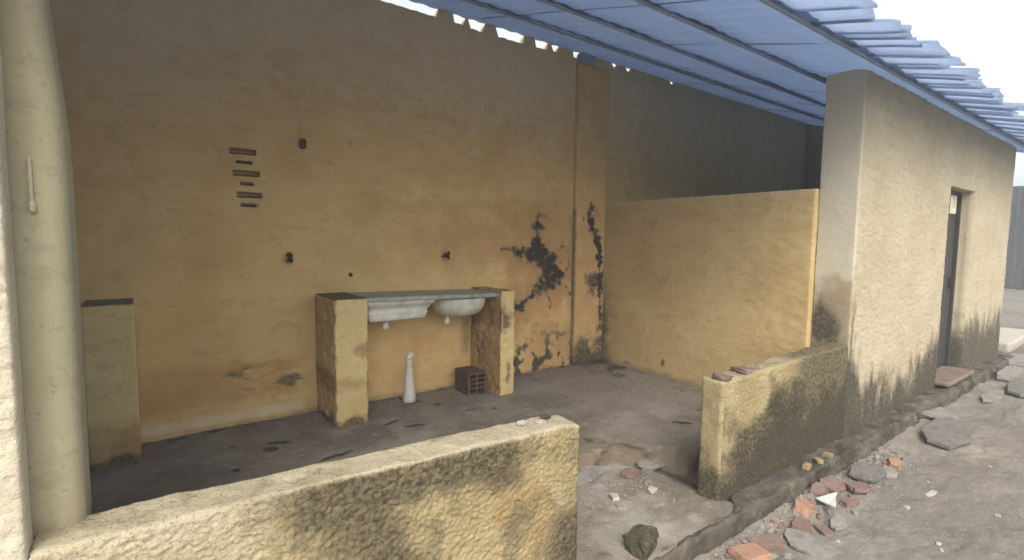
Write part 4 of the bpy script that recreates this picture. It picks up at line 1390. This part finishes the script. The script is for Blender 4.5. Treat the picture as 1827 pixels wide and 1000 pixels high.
rn = np.random.RandomState(5)
sp = []
XY = np.stack([1.9 + 8 * rn.rand(6000) ** 1.6, 1.5 - 1.6 * rn.rand(6000) ** 1.7, np.zeros(6000)], -1)
zz = ground_h(XY)
clump = fbm(XY, 2.5, 3, 13)
for p, z, c in zip(XY, zz, clump):
    if c + rn.uniform(-0.35, 0.35) > 0.0:
        sp.append((p[0], p[1], z, rn.uniform(0.003, 0.011)))
grit('gravel', sp, M_grey, 1, 'fine grey gravel scattered over the yard')
sp = []
for k in range(1700):
    x = 2.1 + 2.9 * rn.rand()
    y = 1.47 - abs(rn.normal(0, 0.13))
    sp.append((x, y, gz(x, y), rn.uniform(0.003, 0.018) * (1 if k % 9 else 1.6)))
grit('rubble_gravel', sp[:1200], M_grey, 4, 'grey mortar crumbs along the kerb')
grit('rubble_gravel', sp[1200:], M_red, 2, 'reddish brick rubble crumbs along the kerb')
sp = []
for k in range(500):
    x, y = 2.45 + rn.normal(0, 0.32), 2.08 + rn.normal(0, 0.13)
    if 1.75 < x < 2.75 and y < 2.3:
        sp.append((x, y, P_Z + 0.004, rn.uniform(0.003, 0.012)))
for k in range(2600):
    x = rn.uniform(-0.2, 4.45)
    y = 4.25 - abs(rn.normal(0, 0.8))
    sp.append((x, max(y, 2.5), 0.004, rn.uniform(0.002, 0.008)))
grit('floor_grit', sp, M_grey, 3, 'pale plaster grit on the entry slab and floor')

# broken pieces too small to tell apart, heaped along the kerb
def hull_variant(seed):
    rn_ = random.Random(seed)
    bm = bmesh.new()
    for k in range(14):
        bm.verts.new((rn_.uniform(-1, 1), rn_.uniform(-0.75, 0.75), rn_.uniform(-0.45, 0.45)))
    r_ = bmesh.ops.convex_hull(bm, input=bm.verts[:])
    bmesh.ops.delete(bm, geom=[g_ for g_ in r_['geom_interior'] if isinstance(g_, bmesh.types.BMVert)], context='VERTS')
    bmesh.ops.triangulate(bm, faces=bm.faces[:])
    bm.verts.index_update()
    V = np.array([v.co[:] for v in bm.verts])
    T = np.array([[v.index for v in f.verts] for f in bm.faces])
    bm.free()
    return V, T


HULLS = [hull_variant(k) for k in range(8)]
for name, mat_, sd_, n_, lab in (('brick_crumbs', M_red, 21, 110, 'small dull red brick crumbs heaped along the kerb'), ('mortar_crumbs', M_grey, 22, 150, 'small grey mortar crumbs heaped along the kerb')):
    rg = np.random.RandomState(sd_)
    V, T, off = [], [], 0
    for k in range(n_):
        x = 2.25 + 2.7 * rg.rand() ** 1.2
        y = 1.46 - abs(rg.normal(0, 0.10)) - 0.05 * rg.rand()
        sz = rg.uniform(0.010, 0.032)
        hv2, ht = HULLS[rg.randint(8)]
        rm = np.array(Matrix.Rotation(rg.uniform(0, 6.28), 3, 'Z') @ Matrix.Rotation(rg.uniform(-0.4, 0.4), 3, 'X'))
        V.append(hv2 @ rm.T * sz + [x, y, gz(x, y) + 0.15 * sz])
        T.append(ht + off)
        off += len(hv2)
    o = add_mesh(name, np_mesh(name, np.concatenate(V), np.zeros((0, 4), int), tris=np.concatenate(T), smooth=False), mat_)
    prop(o, lab, 'rubble', kind='stuff')

# ================================================================ far end of the yard
gate = empty('metal_gate', (27.0, 4.0, G_Z), 'dark grey sheet metal gate far beyond the end of the facade', 'gate')
for k in range(8):
    y = 0.6 + k * 1.0
    V, Q = [], []
    nseg = 20
    for i_ in range(nseg + 1):
        yy = -0.5 + i_ / nseg
        xx = 0.006 * (1 if (i_ // 2) % 2 else -1)
        for zz_ in (0, 3.9):
            V.append((xx, yy * 0.99, zz_))
    for i_ in range(nseg):
        Q.append((2 * i_, 2 * i_ + 2, 2 * i_ + 3, 2 * i_ + 1))
    V = np.array(V)
    V2 = V + [0.004, 0, 0]
    Q = np.array(Q)
    add_mesh('panel', np_mesh('panel', np.concatenate([V, V2]), np.concatenate([Q, Q[:, ::-1] + len(V)]), smooth=False), M_gate, (27.0, y, G_Z + 0.03), gate)
for k in range(5):
    box_mesh('post', (0.12, 0.12, 4.1), M_gate, (27.1, 0.1 + 2 * k, G_Z + 2.05), gate, 0.01)

# ================================================================ flare veil
hz = bpy.data.materials.new('flare veil')
hz.use_nodes = True
hn, hl = hz.node_tree.nodes, hz.node_tree.links
hn.clear()
ho = hn.new('ShaderNodeOutputMaterial')
hv_ = hn.new('ShaderNodeVolumePrincipled')  # added volume imitating the veil of lens flare
hv_.inputs['Color'].default_value = (0.86, 0.93, 1.0, 1)
hv_.inputs['Density'].default_value = 0.006
hv_.inputs['Density Attribute'].default_value = ''
hl.new(hv_.outputs[0], ho.inputs['Volume'])
hz.cycles.homogeneous_volume = True
me = bpy.data.meshes.new('flare_haze')
bm = bmesh.new()
bmesh.ops.create_cube(bm, size=1)
bmesh.ops.scale(bm, vec=(1400, 1400, 5.8), verts=bm.verts)
bm.to_mesh(me)
bm.free()
flare_haze = add_mesh('flare_haze', me, hz, (0, 0, -1.4 + 2.9))
prop(flare_haze, 'thin flare veil added as a volume over yard and rooms', 'flare_haze', kind='stuff')
